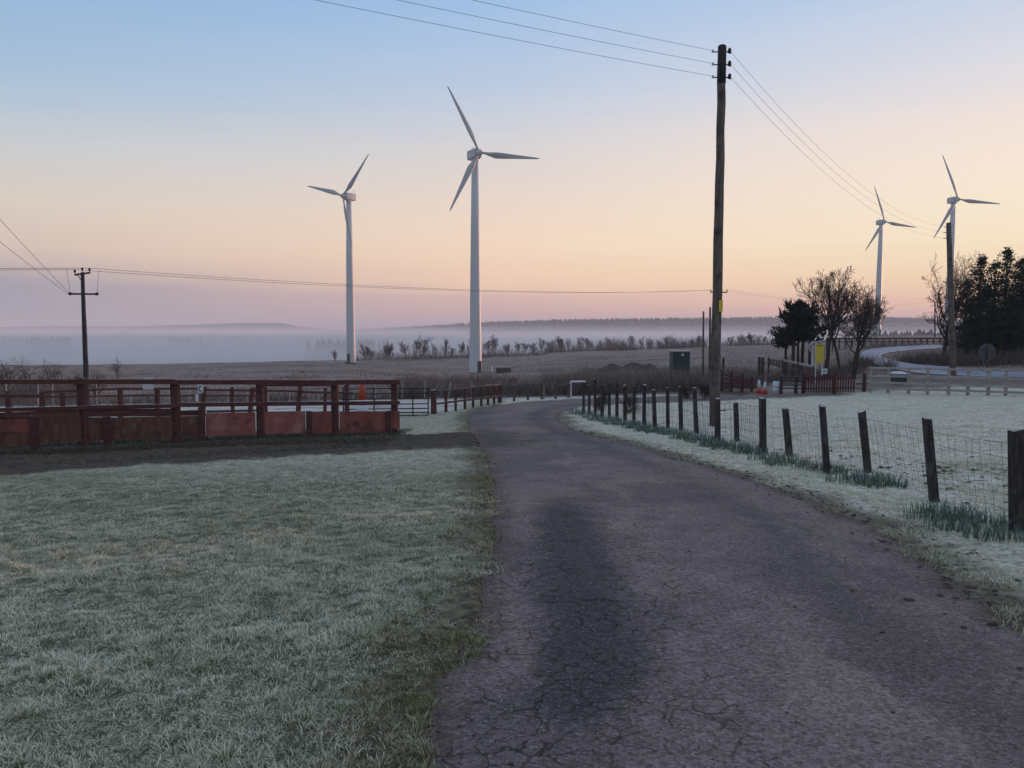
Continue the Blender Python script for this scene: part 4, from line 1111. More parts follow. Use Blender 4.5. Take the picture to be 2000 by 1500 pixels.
# sloping brown railing
A8, B8 = at(1502, 58), at(1592, 46)
rl = thing('railing', 'brown baluster railing sloping down from the track below the dark pines', 'railing', on_line(1548, A8, B8))
for k in range(24):
    px = 1503 + k * 3.8; f_ = (px - 1502) / 90
    slab(A8, B8, px, px + 1.5, 698 + 19 * f_, 712 + 24 * f_, 698 + 19 * f_, 712 + 24 * f_, .05, .0, 'baluster', 'brown_wood', rl)
slab(A8, B8, 1502, 1592, 696, 700, 715, 719, .12, .0, 'handrail', 'pale_wood', rl)
slab(A8, B8, 1502, 1592, 709, 712, 733, 737, .06, .04, 'bottom_rail', 'brown_wood', rl)
for px in (1502, 1530, 1560, 1591): post_on(A8, B8, px, 696 + 19 * (px - 1502) / 90, .14, rl, 'brown_wood', off=-.05)
# far guard fence on the crest
A9, B9 = at(1612, 103), at(1862, 99)
gf = thing('guard_fence', 'low brown fence on the crest beyond the bending road', 'fence', on_line(1760, A9, B9))
px = 1614
while px < 1870:
    post_on(A9, B9, px, 659.5, .18, gf, 'brown_wood'); px += 12.3
for x0, x1 in ((1612, 1700), (1700, 1790), (1790, 1868)):
    slab(A9, B9, x0, x1, 659.5, 663, 659.5, 662.5, .06, .1, 'rail', 'brown_wood', gf)
    slab(A9, B9, x0, x1, 666.5, 668.5, 666, 668, .06, .1, 'rail', 'brown_wood', gf)
# broken brown rails in the muddy corner
A10, B10 = at(1405, 43), at(1470, 41.5)
bf = thing('rail_fence', 'low broken brown rails in the muddy corner by the cones', 'fence', on_line(1436, A10, B10))
for px, top in ((1408, 722), (1428, 726), (1449, 729), (1468, 736)): post_on(A10, B10, px, top, .13, bf, 'red_wood')
for x0, x1, ya, yb in ((1405, 1450, 728, 737), (1405, 1470, 738, 742), (1410, 1468, 747, 746), (1405, 1460, 757, 754), (1420, 1452, 731, 749)):
    slab(A10, B10, x0, x1, ya, ya + 3, yb, yb + 3, .05, random.uniform(.05, .12), 'rail', 'red_wood', bf)
for px, y, tp in ((1482, 50, 697), (1489, 50.5, 698), (1412, 56, 699)):
    p = at(px, y); mb = MB(); leanpost(mb, p, Vector((p.x, p.y, zat(y, tp))), .16)
    tag(mb.build('wooden_post', 'post_dark', None, False, p), {1482: 'short dark post, left of two beside the sloping railing', 1489: 'short dark post, right of two beside the sloping railing', 1412: 'short dark post just right of the tall pole'}[px], 'post')
for px, py, rx, ry, lab in ((1414, 764, .42, .35, 'bright puddle beside the foot of the tall pole'), (1455, 769, .34, .3, 'bright puddle between the broken rails and the cones'), (1442, 774, .3, .2, 'small puddle at the field edge')):
    p = gp(px, py); mb = MB(); mb.poly([(p.x + rx * math.cos(a) * (1 + .2 * math.sin(3 * a)), p.y + ry * math.sin(a) * (1 + .15 * math.cos(2 * a)), p.z + .06) for a in np.linspace(0, 6.283, 20, endpoint=False)])
    o = mb.build('water', 'puddle', None, False, p); tag(o, lab, None, None, 'structure')

# ------------------------------------------------------------------ kiosk, signs, bin, drum, shelter
y = 72; p = at(1327, y)
ks = thing('kiosk', 'dark green metal kiosk with a pale flat roof on the moor', 'kiosk', p)
x0, x1 = xat(1311, y, -1), xat(1344, y, -1); zt = zat(y, 687)
MB().box(((x0 + x1) / 2, y, (zt + p.z - .3) / 2), (x1 - x0, 1.5, zt - p.z + .3)).build('body', 'kiosk_green', ks)
MB().box(((x0 + x1) / 2, y - .77, (zt + p.z) / 2 - .05), ((x1 - x0) * .48, .04, (zt - p.z) * .8)).build('door', 'kiosk_green', ks)
MB().box(((x0 + x1) / 2, y, zt + .05), (x1 - x0 + .3, 1.8, .1)).build('roof', 'pale_wood', ks)
MB().box(((x0 + x1) / 2 + .1, y - .80, zt - .25), (.24, .02, .2)).build('plate', 'white_plastic', ks)
for k in range(4): MB().box(((x0 + x1) / 2 - .05, y - .80, p.z + .55 + .09 * k), (.5, .03, .035)).build('louvre', 'dark_metal', ks)
y = 45; p = at(1600, y)
ys = thing('sign_board', 'upright yellow sign board on two posts in front of the bare trees', 'sign', p)
xa, xb = xat(1593, y, 0), xat(1608.5, y, 0); za, zb = zat(y, 671.5), zat(y, 708.5)
MB().box(((xa + xb) / 2, y, (za + zb) / 2), (xb - xa, .03, za - zb)).build('board', 'sign_yellow', ys)
hd = MB()
for k in range(7): hd.box((xa + .05 + k * (xb - xa - .1) / 6.5 + .02, y - .0195, za - .10), (.04 if k % 3 else .025, .004, .07))
hdo = hd.build('heading_marks', 'black_paint', ys); hdo['kind'] = 'stuff'
for xx in (xa + .03, xb - .06): MB().tube([(xx, y + .04, p.z - .3), (xx, y + .04, za - .05)], .028, 8).build('post', 'white_plastic', ys)
y = 40.5; p = at(1611, y)
ws = thing('small_sign', 'small white sign with a dark word above the picket panel', 'sign', p)
xa, xb, za, zb = xat(1606, y, 0), xat(1616.5, y, 0), zat(y, 720), zat(y, 730.5)
MB().box(((xa + xb) / 2, y, (za + zb) / 2), (xb - xa, .02, za - zb)).build('board', 'white_plastic', ws)
wd = MB()
for k in range(3): wd.box((xa + .07 + k * .06, y - .0125, (za + zb) / 2), (.045, .004, .07))
wd.build('lettering', 'black_paint', ws)
MB().tube([((xa + xb) / 2, y + .03, p.z - .3), ((xa + xb) / 2, y + .03, za)], .03, 8).build('post', 'post_dark', ws)
y = 47; q0 = at(1583, y)
bw = MB().tube([Vector((xat(1587, y, 0), y, zat(y, 691))) , Vector((xat(1581, y, 0), y, zat(y, 682))), Vector((xat(1580, y, 0), y, zat(y, 674))), Vector((xat(1584, y, 0), y, zat(y, 670))), Vector((xat(1595, y, 0), y, zat(y, 668))), Vector((xat(1609, y, 0), y, zat(y, 665)))], .04, 8)
bw.tube([Vector((xat(1587, y, 0), y, zat(y, 691))), Vector((xat(1588, y, 0), y, q0.z - .2))], .04, 8)
tag(bw.build('bent_pipe', 'white_plastic', None, True, q0), 'bent white pipe behind the yellow sign board', 'pipe')
y = 43.5; p = at(1928, y); cz = zat(y, 688); rx = 17 / 1500 * y
rs = thing('road_sign', 'back of a round grey road sign in front of the dark conifers', 'sign', p)
c = Vector((xat(1928, y, cz), y, cz)); d3 = MB()
d3.tube([c + Vector((0, -.015, 0)), c + Vector((0, .015, 0))], rx, 28); d3.build('disc', 'sign_grey', rs)
MB().tube([(c.x, y - .06, p.z - .3), (c.x, y - .06, cz + rx * .7)], .035, 8).build('post', 'sign_grey', rs)
for s_ in (-.3, .3): MB().box((c.x, y - .03, cz + s_ * rx), (rx * 1.1, .03, .04)).build('bracket', 'sign_grey', rs)
y = 40.3; p = at(1756, y); xa, xb = xat(1745, y, 0), xat(1768, y, 0)
gbn = thing('grit_bin', 'grey-green grit bin with a white lid behind the pale fence', 'bin', p)
zt = zat(y, 730)
MB().hexa([(xa + .05, y - .25, p.z - .1), (xb - .05, y - .25, p.z - .1), (xb - .05, y + .25, p.z - .1), (xa + .05, y + .25, p.z - .1), (xa, y - .3, zt), (xb, y - .3, zt), (xb, y + .3, zt), (xa, y + .3, zt)]).build('body', 'kiosk_green', gbn)
MB().hexa([(xa - .02, y - .33, zt), (xb + .02, y - .33, zt), (xb + .02, y + .33, zt), (xa - .02, y + .33, zt), (xa + .1, y - .2, zt + .1), (xb - .1, y - .2, zt + .1), (xb - .1, y + .25, zt + .12), (xa + .1, y + .25, zt + .12)]).build('lid', 'white_plastic', gbn)
p = gp(1518, 769.5); hg = zat(p.y, 745) - p.z
dr = thing('plastic_drum', 'pale plastic drum standing beside the dark gate', 'drum', p)
MB().lathe([(.2, 0), (.24, .04), (.24, hg * .3), (.255, hg * .33), (.24, hg * .36), (.24, hg * .64), (.255, hg * .67), (.24, hg * .7), (.235, hg * .92), (.18, hg)], 18, p).build('body', 'white_plastic', dr, True)
MB().lathe([(.06, hg), (.06, hg + .04), (.03, hg + .05)], 10, p).build('cap', 'dark_metal', dr, True)
y = 118; p = at(982, y)
sh = thing('field_trough', 'low pale-topped trough on the moor right of the largest turbine', 'trough', p)
xa, xb = xat(967, y, -5), xat(1000, y, -5)
MB().box(((xa + xb) / 2, y, zat(y, 717)), (xb - xa, 1.0, .12)).build('top', 'pale_wood', sh)
MB().box(((xa + xb) / 2, y, (zat(y, 718) + p.z) / 2 - .1), (xb - xa - .3, .8, zat(y, 718) - p.z + .05)).build('body', 'brown_wood', sh)
p = at(961.5, 117); mb = MB().tube([p - Vector((0, 0, .2)), Vector((p.x, p.y, zat(117, 716)))], .12, 8); tag(mb.build('marker_post', 'white_plastic', None, True, p), 'short white marker post beside the low trough', 'post')

# earth mounds in front of the kiosk
for px, y, w, hg, lab in ((1150, 84, 4.0, 1.0, 'low'), (1195, 82, 5.0, 1.5, 'broad'), (1238, 81, 4.5, 1.6, 'steep'), (1268, 80, 3.6, 1.3, 'small')):
    p = at(px, y); mb = MB(); N, K = 8, 16
    for i in range(N + 1):
        for k in range(K):
            a = 2 * math.pi * k / K; f_ = i / N; r_ = w * .5 * f_ * (1 + .18 * math.sin(3 * a + px) + .1 * math.sin(5 * a))
            zz = .75 * hg * (1 - f_ ** 1.6) + .12 * math.sin(7 * a + 9 * f_ + px) * (1 - f_) - .25 * f_
            mb.v.append(Vector((p.x + r_ * 1.25 * math.cos(a), p.y + r_ * math.sin(a), p.z + zz)))
    for i in range(N):
        for k in range(K): a, b2 = i * K + k, i * K + (k + 1) % K; mb.f.append((a, b2, b2 + K, a + K))
    tag(mb.build('earth_mound', 'earth', None, True, p), lab + ' mound of dark earth on the moor left of the green kiosk', 'mound', 'earth mounds')

# ------------------------------------------------------------------ trees
def rot_about(v, axis, ang): return Matrix.Rotation(ang, 3, axis) @ v
def bare_tree_meshes(seed, hgt, lean=(0, 0), trunk_frac=.28, spread=.9, levels=4, r0=.035, kids=(6, 6, 5, 4), forks=1, up=.22, rmin=.004):
    """trunk-and-limb mesh builder and twig mesh builder of a leafless tree, height about hgt, base at origin"""
    rr = random.Random(seed); T, W = MB(), MB()
    def br(p, d, L, r_, lev):
        nseg = (6, 6, 4, 3, 2)[min(lev, 4)]; pts, rads = [p.copy()], [r_]
        wig = (.08, .22, .28, .32, .35)[min(lev, 4)]
        for i in range(nseg):
            d = (d + Vector((rr.gauss(0, wig), rr.gauss(0, wig), rr.gauss(0, wig) + up * (lev > 0) * .5))).normalized()
            p = p + d * (L / nseg); pts.append(p.copy()); rads.append(max(r_ * (1 - (.55 if lev < levels else .8) * (i + 1) / nseg), rmin))
        (T if lev <= 1 else W).tube(pts, rads, (8, 6, 4, 3, 3)[min(lev, 4)], lev == 0)
        if lev < levels:
            n = kids[min(lev, len(kids) - 1)]
            for k in range(n):
                t = (trunk_frac + (1 - trunk_frac) * (k + rr.random() * .6) / n) if lev == 0 else (.22 + .78 * (k + rr.random()) / n)
                t = min(t, .999); i = int(t * nseg); f_ = t * nseg - i
                q = pts[i].lerp(pts[i + 1], f_); dd = (pts[i + 1] - pts[i]).normalized()
                ax = dd.cross(Vector((rr.gauss(0, 1), rr.gauss(0, 1), rr.gauss(0, 1))))
                ax = ax.normalized() if ax.length > 1e-3 else Vector((1, 0, 0))
                nd = rot_about(dd, ax, R(rr.uniform(28, 62) * spread))
                if nd.z < -.1: nd.z *= .2; nd.normalize()
                br(q, nd, L * rr.uniform(.55, .82) * (1.0 if lev == 0 else .85) * (1 - .25 * t), rads[i] * rr.uniform(.5, .68), lev + 1)
    for k in range(forks):
        br(Vector((k * .25 * hgt * .1, 0, 0)), Vector((lean[0] + k * .12, lean[1], 1)).normalized(), hgt * .62, r0 * hgt * (1 if k == 0 else .8), 0)
    top = max(v.z for v in W.v + T.v); s_ = hgt / top
    for L_ in (T, W): L_.v = [v * s_ for v in L_.v]
    return T, W
def tree_from(T, W, name, label, cat, loc, group=None, bark='bark', twig='twig'):
    t = thing(name, label, cat, (0, 0, 0), group)
    T.build('trunk', bark, t, True); W.build('crown', twig, t)
    t.location = Vector(loc) - Vector((0, 0, .08)); return t
def bare_at(seed, px, y, top, label, **k):
    p = at(px, y); hgt = zat(y, top) - p.z
    T, W = bare_tree_meshes(seed, hgt, **k)
    return tree_from(T, W, 'bare_tree', label, 'tree', p)
BK = dict(levels=5, up=.45, rmin=.0075)
bare_at(31, 1612, 46, 515, 'tall leafless tree behind the yellow sign board', kids=(8, 6, 5, 4, 3), spread=.70, trunk_frac=.48, r0=.021, **BK)
bare_at(57, 1664, 45, 538, 'leafless tree with a forked trunk reaching right over the road', kids=(8, 6, 5, 4, 3), spread=.98, trunk_frac=.42, r0=.018, forks=2, lean=(.03, 0), levels=5, up=.36, rmin=.0075)
bare_at(12, 1640, 52, 524, 'slimmer leafless tree between the two larger bare trees', kids=(8, 5, 4, 3, 3), spread=.62, trunk_frac=.45, r0=.016, **BK)
bare_at(77, 1843, 58, 484, 'leafless tree standing behind the right pole beside the conifers', kids=(9, 6, 5, 4, 3), spread=.95, trunk_frac=.3, lean=(-.03, 0), r0=.020, **BK)

def needle_cloud(mb, c, rad_, n, size, rr, flat=.7, upb=.3):
    for _ in range(n):
        u_ = Vector((rr.gauss(0, 1), rr.gauss(0, 1), rr.gauss(0, 1) * flat)); u_ = u_.normalized() * rad_ * rr.random() ** .45
        p = c + u_; d = (u_.normalized() + Vector((rr.gauss(0, .5), rr.gauss(0, .5), rr.gauss(0, .5) + upb))).normalized()
        s_ = d.cross(Vector((rr.gauss(0, 1), rr.gauss(0, 1), rr.gauss(0, 1)))); s_ = s_.normalized() if s_.length > 1e-3 else Vector((1, 0, 0))
        L_ = size * rr.uniform(.6, 1.4); w_ = size * rr.uniform(.14, .28)
        mb.tri(p - s_ * w_, p + s_ * w_, p + d * L_)
def conifer_meshes(seed, hgt, wid=.30, dens=1.0):
    rr = random.Random(seed); T, F = MB(), MB()
    T.tube([(0, 0, -.2), (rr.gauss(0, .06), rr.gauss(0, .06), hgt * .5), (0, 0, hgt)], [.02 * hgt, .013 * hgt, .01], 7)
    nw = int(26 * dens)
    for i in range(nw):
        z = hgt * (.04 + .95 * i / nw); f_ = 1 - z / hgt
        L = hgt * wid * (f_ ** .75) * (1.0 if f_ < .85 else .8) + .12
        for k in range(rr.randint(5, 8)):
            a = rr.uniform(0, 6.283); l_ = L * rr.uniform(.55, 1.2); e_ = Vector((math.cos(a), math.sin(a), rr.uniform(-.25, .35)))
            p0 = Vector((0, 0, z)); p1 = p0 + e_ * l_
            T.tube([p0, p0.lerp(p1, .5) - Vector((0, 0, .03)), p1], [.016 + .01 * f_, .01, .004], 3, False)
            steps = max(3, int(l_ / .22))
            for s_ in range(steps):
                q = p0.lerp(p1, .2 + .85 * s_ / steps)
                needle_cloud(F, q, .2 + .06 * f_, 7, .2, rr)
    needle_cloud(F, Vector((0, 0, hgt * .99)), .12, 14, .2, rr)
    return T, F
protos = [conifer_meshes(100 + k, 8.6, (.25, .3, .28)[k]) for k in range(3)]
cproto = []
for k, (T, F) in enumerate(protos):
    t = thing('conifer', '', 'tree', (0, 0, 0), 'conifers on the right')
    T.build('trunk', 'bark', t, True); F.build('crown', 'needles', t); cproto.append(t)
CON = [(1908, 57, 497, 'first conifer from the left, at the edge of the dark clump', 0), (1936, 60, 508, 'second conifer from the left in the dark clump', 1), (1958, 56, 483, 'tallest spiky conifer of the dark clump', 2), (1986, 61, 505, 'conifer right of the tallest one, in the dark clump', 0),
       (2004, 55, 490, 'conifer cut by the right picture edge', 1), (1884, 64, 545, 'short conifer at the left foot of the dark clump', 2), (1922, 53, 560, 'low conifer in front, behind the round road sign', 1), (1972, 52.5, 575, 'low front conifer right of the round road sign', 2), (2050, 57, 480, 'conifer just past the right picture edge', 0), (1896, 60, 590, 'bushy low conifer in front of the short one', 0), (1945, 54, 600, 'lowest conifer filling the front of the clump', 0)]
used = set()
for k, (px, y, top, lab, pr) in enumerate(CON):
    t = cproto[pr] if pr not in used else copy_tree(cproto[pr]); used.add(pr)
    p = at(px, y); s_ = (zat(y, top) - p.z) / 8.6
    t.location = p; ws_ = max(s_, .72) * 1.22; t.scale = (ws_, ws_, s_); t.rotation_euler = (0, 0, k * 1.7)
    t['label'] = lab
# the plantation goes on beyond the picture on the right and keeps the low sun off the field
mbw = MB(); rr = random.Random(5)
for k in range(26):
    f_ = k / 25; x = 43 + 52 * f_ + rr.uniform(-2, 2); y = 60 - 30 * f_ + rr.uniform(-4, 6); z0 = h(x, y); hg = rr.uniform(8, 10.5)
    for i in range(14):
        z = z0 + hg * (i + .3) / 14; rad_ = hg * .25 * (1 - (i / 14)) ** .8 + .25
        needle_cloud(mbw, Vector((x, y, z)), rad_, int(60 + 110 * (1 - i / 14)), .55, rr, .5)
tag(mbw.build('plantation', 'needles'), 'dense conifer plantation beyond the right picture edge', 'forest', None, 'stuff')

# dark pines with bare stems
def pine_meshes(seed, hgt):
    rr = random.Random(seed); T, F = MB(), MB()
    lx = rr.uniform(-.06, .06)
    pts = [Vector((lx * z + rr.gauss(0, .02), rr.gauss(0, .02), z * hgt)) for z in (0, .25, .5, .75, .97)]
    T.tube(pts, [.028 * hgt, .024 * hgt, .019 * hgt, .012 * hgt, .004 * hgt], 7)
    for k in range(20):
        z = rr.uniform(.46, .98); a = rr.uniform(0, 6.283); L = hgt * .22 * (1.1 - .75 * abs(z - .58) / .42) * rr.uniform(.6, 1.1)
        p0 = Vector((lx * z, 0, z * hgt)); p1 = p0 + Vector((math.cos(a), math.sin(a), rr.uniform(-.05, .6))) * L
        T.tube([p0, p0.lerp(p1, .6), p1], [.008 * hgt, .005 * hgt, .002 * hgt], 4, False)
        for q in (.45, .7, .9, 1.05): needle_cloud(F, p0.lerp(p1, q), .055 * hgt, 9, .075 * hgt, rr, .7, 1.1)
    return T, F
for k, (px, y, top, lab) in enumerate(((1534, 55, 616, 'leftmost dark pine of the small clump by the railing'), (1549, 53, 592, 'second dark pine from the left in the small clump'), (1566, 54, 590, 'third dark pine of the small clump, above the railing'), (1581, 52, 604, 'rightmost dark pine of the small clump, behind the bent pipe'), (1558, 57, 612, 'dark pine half hidden at the back of the small clump'))):
    p = at(px, y); T, F = pine_meshes(200 + k, zat(y, top) - p.z)
    t = thing('pine_tree', lab, 'tree', (0, 0, 0), 'dark pines by the railing'); T.build('trunk', 'bark', t, True); F.build('crown', 'needles', t); t.location = p - Vector((0, 0, .05))

# small bare trees along the far edge of the moor
lproto = []
for k in range(6):
    T, W = bare_tree_meshes(300 + k, 5.0, kids=((8, 5, 4, 4), (7, 5, 4, 3), (9, 5, 4, 4), (8, 4, 4, 3), (9, 6, 4, 3), (8, 5, 4, 4))[k], spread=(.75, .5, .95, .45, .8, 1.05)[k], levels=4, r0=.018, trunk_frac=(.15, .05, .2, .02, .1, .25)[k], up=.5, rmin=.017, forks=(1, 2, 1, 1, 2, 1)[k])
    t = thing('small_tree', '', 'tree', (0, 0, 0), 'bare trees on the edge of the moor'); T.build('trunk', 'twig_frost', t, True); W.build('crown', 'twig_frost', t); lproto.append(t)
random.seed(21)
ROW = [(656, 686, 701), (712, 669, 698), (722, 676, 697), (747, 666, 697), (765, 661, 696), (787, 662, 695), (810, 660, 694), (825, 663, 693), (847, 659, 691), (870, 664, 690), (885, 672, 690), (902, 670, 689), (914, 654, 690), (955, 661, 689), (962, 668, 688), (972, 649, 688), (990, 664, 686), (1008, 661, 685), (1022, 668, 685), (1043, 655, 683), (1060, 662, 683), (1075, 661, 682), (1090, 655, 682), (1099, 649, 682), (1112, 656, 682), (1130, 654, 682), (1147, 662, 682), (1163, 657, 682), (1174, 660, 682), (1186, 656, 682), (1200, 658, 683), (1222, 650, 683), (1231, 656, 683), (1246, 654, 682), (1262, 660, 682), (1276, 656, 681), (1290, 659, 681), (1303, 655, 681), (1318, 658, 680), (1335, 657, 680), (1350, 660, 680), (1364, 658, 680), (1428, 654, 676), (1446, 651, 675), (1463, 650, 675), (1481, 653, 674), (1497, 652, 674), (1512, 655, 673)]
used = set()
for k, (px, top, base) in enumerate(ROW):
    px2 = px + random.uniform(-5, 5); p = gp(px2, base, 100, 265); pr = random.randrange(6) if len(used) == 6 else k % 6
    t = lproto[pr] if pr not in used else copy_tree(lproto[pr]); used.add(pr)
    hgt = (zat(p.y, top) - p.z) * random.choice((.7, .85, 1.0, 1.0, 1.1, 1.2)); s_ = hgt / 5.0
    t.location = p - Vector((0, 0, .1)); w_ = s_ * random.uniform(.8, 1.6); t.scale = (w_, w_, s_); t.rotation_euler = (0, 0, random.uniform(0, 6.28))
    t['label'] = 'small leafless tree in the row along the misty moor edge, ' + ordinal(k - 1) + ' from the left'
    if px == 656: t['label'] = 'tiny lone bare tree just left of the sideways turbine'; del t['group']
# lone bushes on the left
for k, (px, y, top, lab, sp_) in enumerate(((230, 120, 691, 'round leafless bush standing alone on the moor right of the left pole', .9), (104, 56, 697, 'pale leafless shrub between the hedge and the left pole', 1.2), (10, 58, 690, 'leafless shrub at the left picture edge above the rails', 1.0), (60, 57, 706, 'low dark shrub in the hedge at the left edge', 1.1), (186, 57, 712, 'thin low shrub at the foot of the left pole', 1.1), (140, 54, 716, 'small pale shrub beside the left pole', 1.2))):
    p = at(px, y); T, W = bare_tree_meshes(400 + k, zat(y, top) - p.z, kids=(9, 7, 5), spread=sp_, levels=3, r0=.02, trunk_frac=.03, forks=2 if k else 1)
    tree_from(T, W, 'shrub', lab, 'shrub', p, None, 'twig', 'twig_frost')

# ------------------------------------------------------------------ rough vegetation
def stuff(name, mat, label, cat, sets):
    bs = BladeSet()
    for s_ in sets: bs.add(*s_)
    o = mesh_np(name, np.concatenate(bs.V), 3, np.concatenate(bs.I), mat, attrs=dict(tip=np.concatenate(bs.A[0]), rnd=np.concatenate(bs.A[1]), frost=np.concatenate(bs.A[2])))
    return tag(o, label, cat, None, 'stuff')
_rp = np.array([tuple(p) for p in offset_line(tarmac_out, .5 if False else 0)] + [tuple(p) for p in tarmac_in][::-1])
def in_road(x, y):
    c = np.zeros(len(x), bool)
    for (xa, ya), (xb, yb) in zip(_rp, np.roll(_rp, -1, 0)):
        if ya == yb: continue
        c ^= ((ya > y) != (yb > y)) & (x < (xb - xa) * (y - ya) / (yb - ya) + xa)
    return c
def strip(n, px0, px1, y0, y1, h0, h1, w0, frost, lean=(.2, 1.0), clump=2.0, seed=1):
    px = rng.uniform(px0, px1, n); y = rng.uniform(y0, y1, n); x = (px - 1000) / 1500 * y
    cn = cheap_noise(x, y, clump, seed)
    keep = ~in_road(x, y) if px1 > 1600 else np.ones(n, bool)
    keep &= cn + rng.normal(0, .4, n) > -.35
    x, y, cn = x[keep], y[keep], cn[keep]; n = len(x)
    hgt = rng.uniform(h0, h1, n) * np.clip(1 + .35 * cn, .4, 1.7)
    return blades(x, y, hgt, w0 * rng.uniform(.6, 1.5, n), rng.uniform(lean[0], lean[1], n), np.clip(rng.normal(frost, .25, n), 0, 1), 1)
def heather(n, px0, px1, y0, y1, w0, seed):
    px = rng.uniform(px0, px1, n * 3); y = rng.uniform(y0, y1, n * 3); x = (px - 1000) / 1500 * y
    cn = cheap_noise(x, y * .6, .22, seed) + .6 * cheap_noise(x, y, .9, seed + 1); k_ = cn > .55
    x, y, cn = x[k_], y[k_], cn[k_]; n = len(x)
    return blades(x, y, rng.uniform(.15, .5, n) * np.clip(cn, .5, 1.4), w0 * rng.uniform(.6, 1.5, n), rng.uniform(.3, 1.3, n), np.clip(rng.normal(.2, .2, n), 0, 1), 1)
stuff('moor_grass', 'moor_grass', 'brown frost-touched moor grass beyond the fences', 'grass', [
    strip(14000, -150, 1700, 44, 62, .15, .42, .012, .5, seed=2), strip(16000, -150, 1700, 60, 95, .15, .45, .02, .5, clump=1.0, seed=3), strip(14000, -100, 1700, 95, 190, .2, .5, .035, .5, clump=.5, seed=4), strip(7000, 1690, 2150, 44, 100, .12, .35, .02, .3, seed=5)])
stuff('bramble_scrub', 'dead_stems', 'dark tangle of dead stems and brambles along the back of the paddock and the bend', 'scrub', [
    strip(9000, 770, 1160, 43.5, 50, .5, 1.1, .012, .25, (.3, 1.2), 1.4, 6), strip(14000, 1100, 1480, 44, 56, .5, 1.25, .012, .3, (.3, 1.2), 1.6, 7), strip(5000, -150, 780, 44, 48, .3, .75, .012, .3, (.3, 1.2), 1.2, 8),
    strip(7000, -150, 150, 50, 58, .6, 1.5, .012, .35, (.3, 1.0), .9, 9), strip(4500, 1060, 1290, 62, 68, .6, 1.3, .012, 1.0, (.2, .8), 1.0, 10), strip(3000, 780, 1010, 66, 80, .4, 1.0, .015, .25, (.3, 1.2), .8, 16),
    strip(6000, 1660, 1900, 52, 58, .3, .9, .012, .15, (.3, 1.2), 1.2, 11), strip(5000, 1730, 2100, 47.5, 50, .5, 1.2, .012, .1, (.3, 1.2), 1.2, 12), strip(4000, 1500, 1690, 46, 56, .2, .7, .012, .15, (.3, 1.2), 1.2, 13), strip(6500, 1065, 1380, 232, 252, 1.0, 4.2, .03, .45, (.1, .6), .22, 17), strip(4000, 690, 1070, 205, 235, .8, 3.2, .03, .4, (.1, .6), .22, 27), strip(1600, 1390, 1520, 232, 255, 1.0, 3.0, .035, .5, (.1, .6), .25, 18), strip(700, 690, 1065, 205, 225, .6, 1.5, .03, .4, (.1, .8), .3, 19), strip(2500, 1700, 1860, 84, 96, .5, 1.6, .014, .4, (.2, .7), 1.0, 14)])
stuff('heather', 'dead_stems', 'dark clumps of heather and rush scattered over the moor', 'heather', [
    heather(9000, -150, 1560, 52, 80, .012, 61), heather(9000, -150, 1560, 80, 125, .02, 62), heather(7000, -150, 1600, 125, 195, .03, 63)])
stuff('verge_scrub', 'verge_scrub', 'dark weeds and trodden grass between the dirt track and the kick boards', 'weeds', [
    (lambda x, y: blades(x, y, rng.uniform(.03, .13, len(x)), .004 * rng.uniform(.6, 1.5, len(x)), rng.uniform(.3, 1.3, len(x)), np.clip(rng.normal(.25, .2, len(x)), 0, 1), 1))(*(lambda n: (lambda x, f_: (x, np.interp(x, _tl[:, 0], _tl[:, 1]) * (1 - f_) + np.interp(x, _tu[:, 0], _tu[:, 1]) * f_))(rng.uniform(-16, -2.7, n), np.where(rng.random(n) < .3, rng.uniform(1.0, 1.5, n), np.clip(rng.beta(3.2, 1.5, n) * 1.2, 0, 1.15))))(38000))])
# dry twiggy bushes caught in the far end of the wire fence
for k, (px, y, hg, lab) in enumerate(((1168, 29.0, .75, 'dry brown bush among the farthest wire-fence posts'), (1228, 27.0, .85, 'dry brown bush caught in the middle of the far wire fence'), (1178, 34.5, .8, 'dry brown bush behind the farthest fence posts'), (1375, 36.5, .9, 'dark dry bush behind the tall pole'), (1338, 37, .7, 'dark dry bush behind the fence, left of the tall pole'))):
    p = at(px, y); T, W = bare_tree_meshes(500 + k, hg, kids=(10, 7, 5), spread=1.2, levels=3, r0=.016, trunk_frac=.02, forks=3)
    tree_from(T, W, 'dry_bush', lab, 'bush', p, None, 'twig', 'twig')

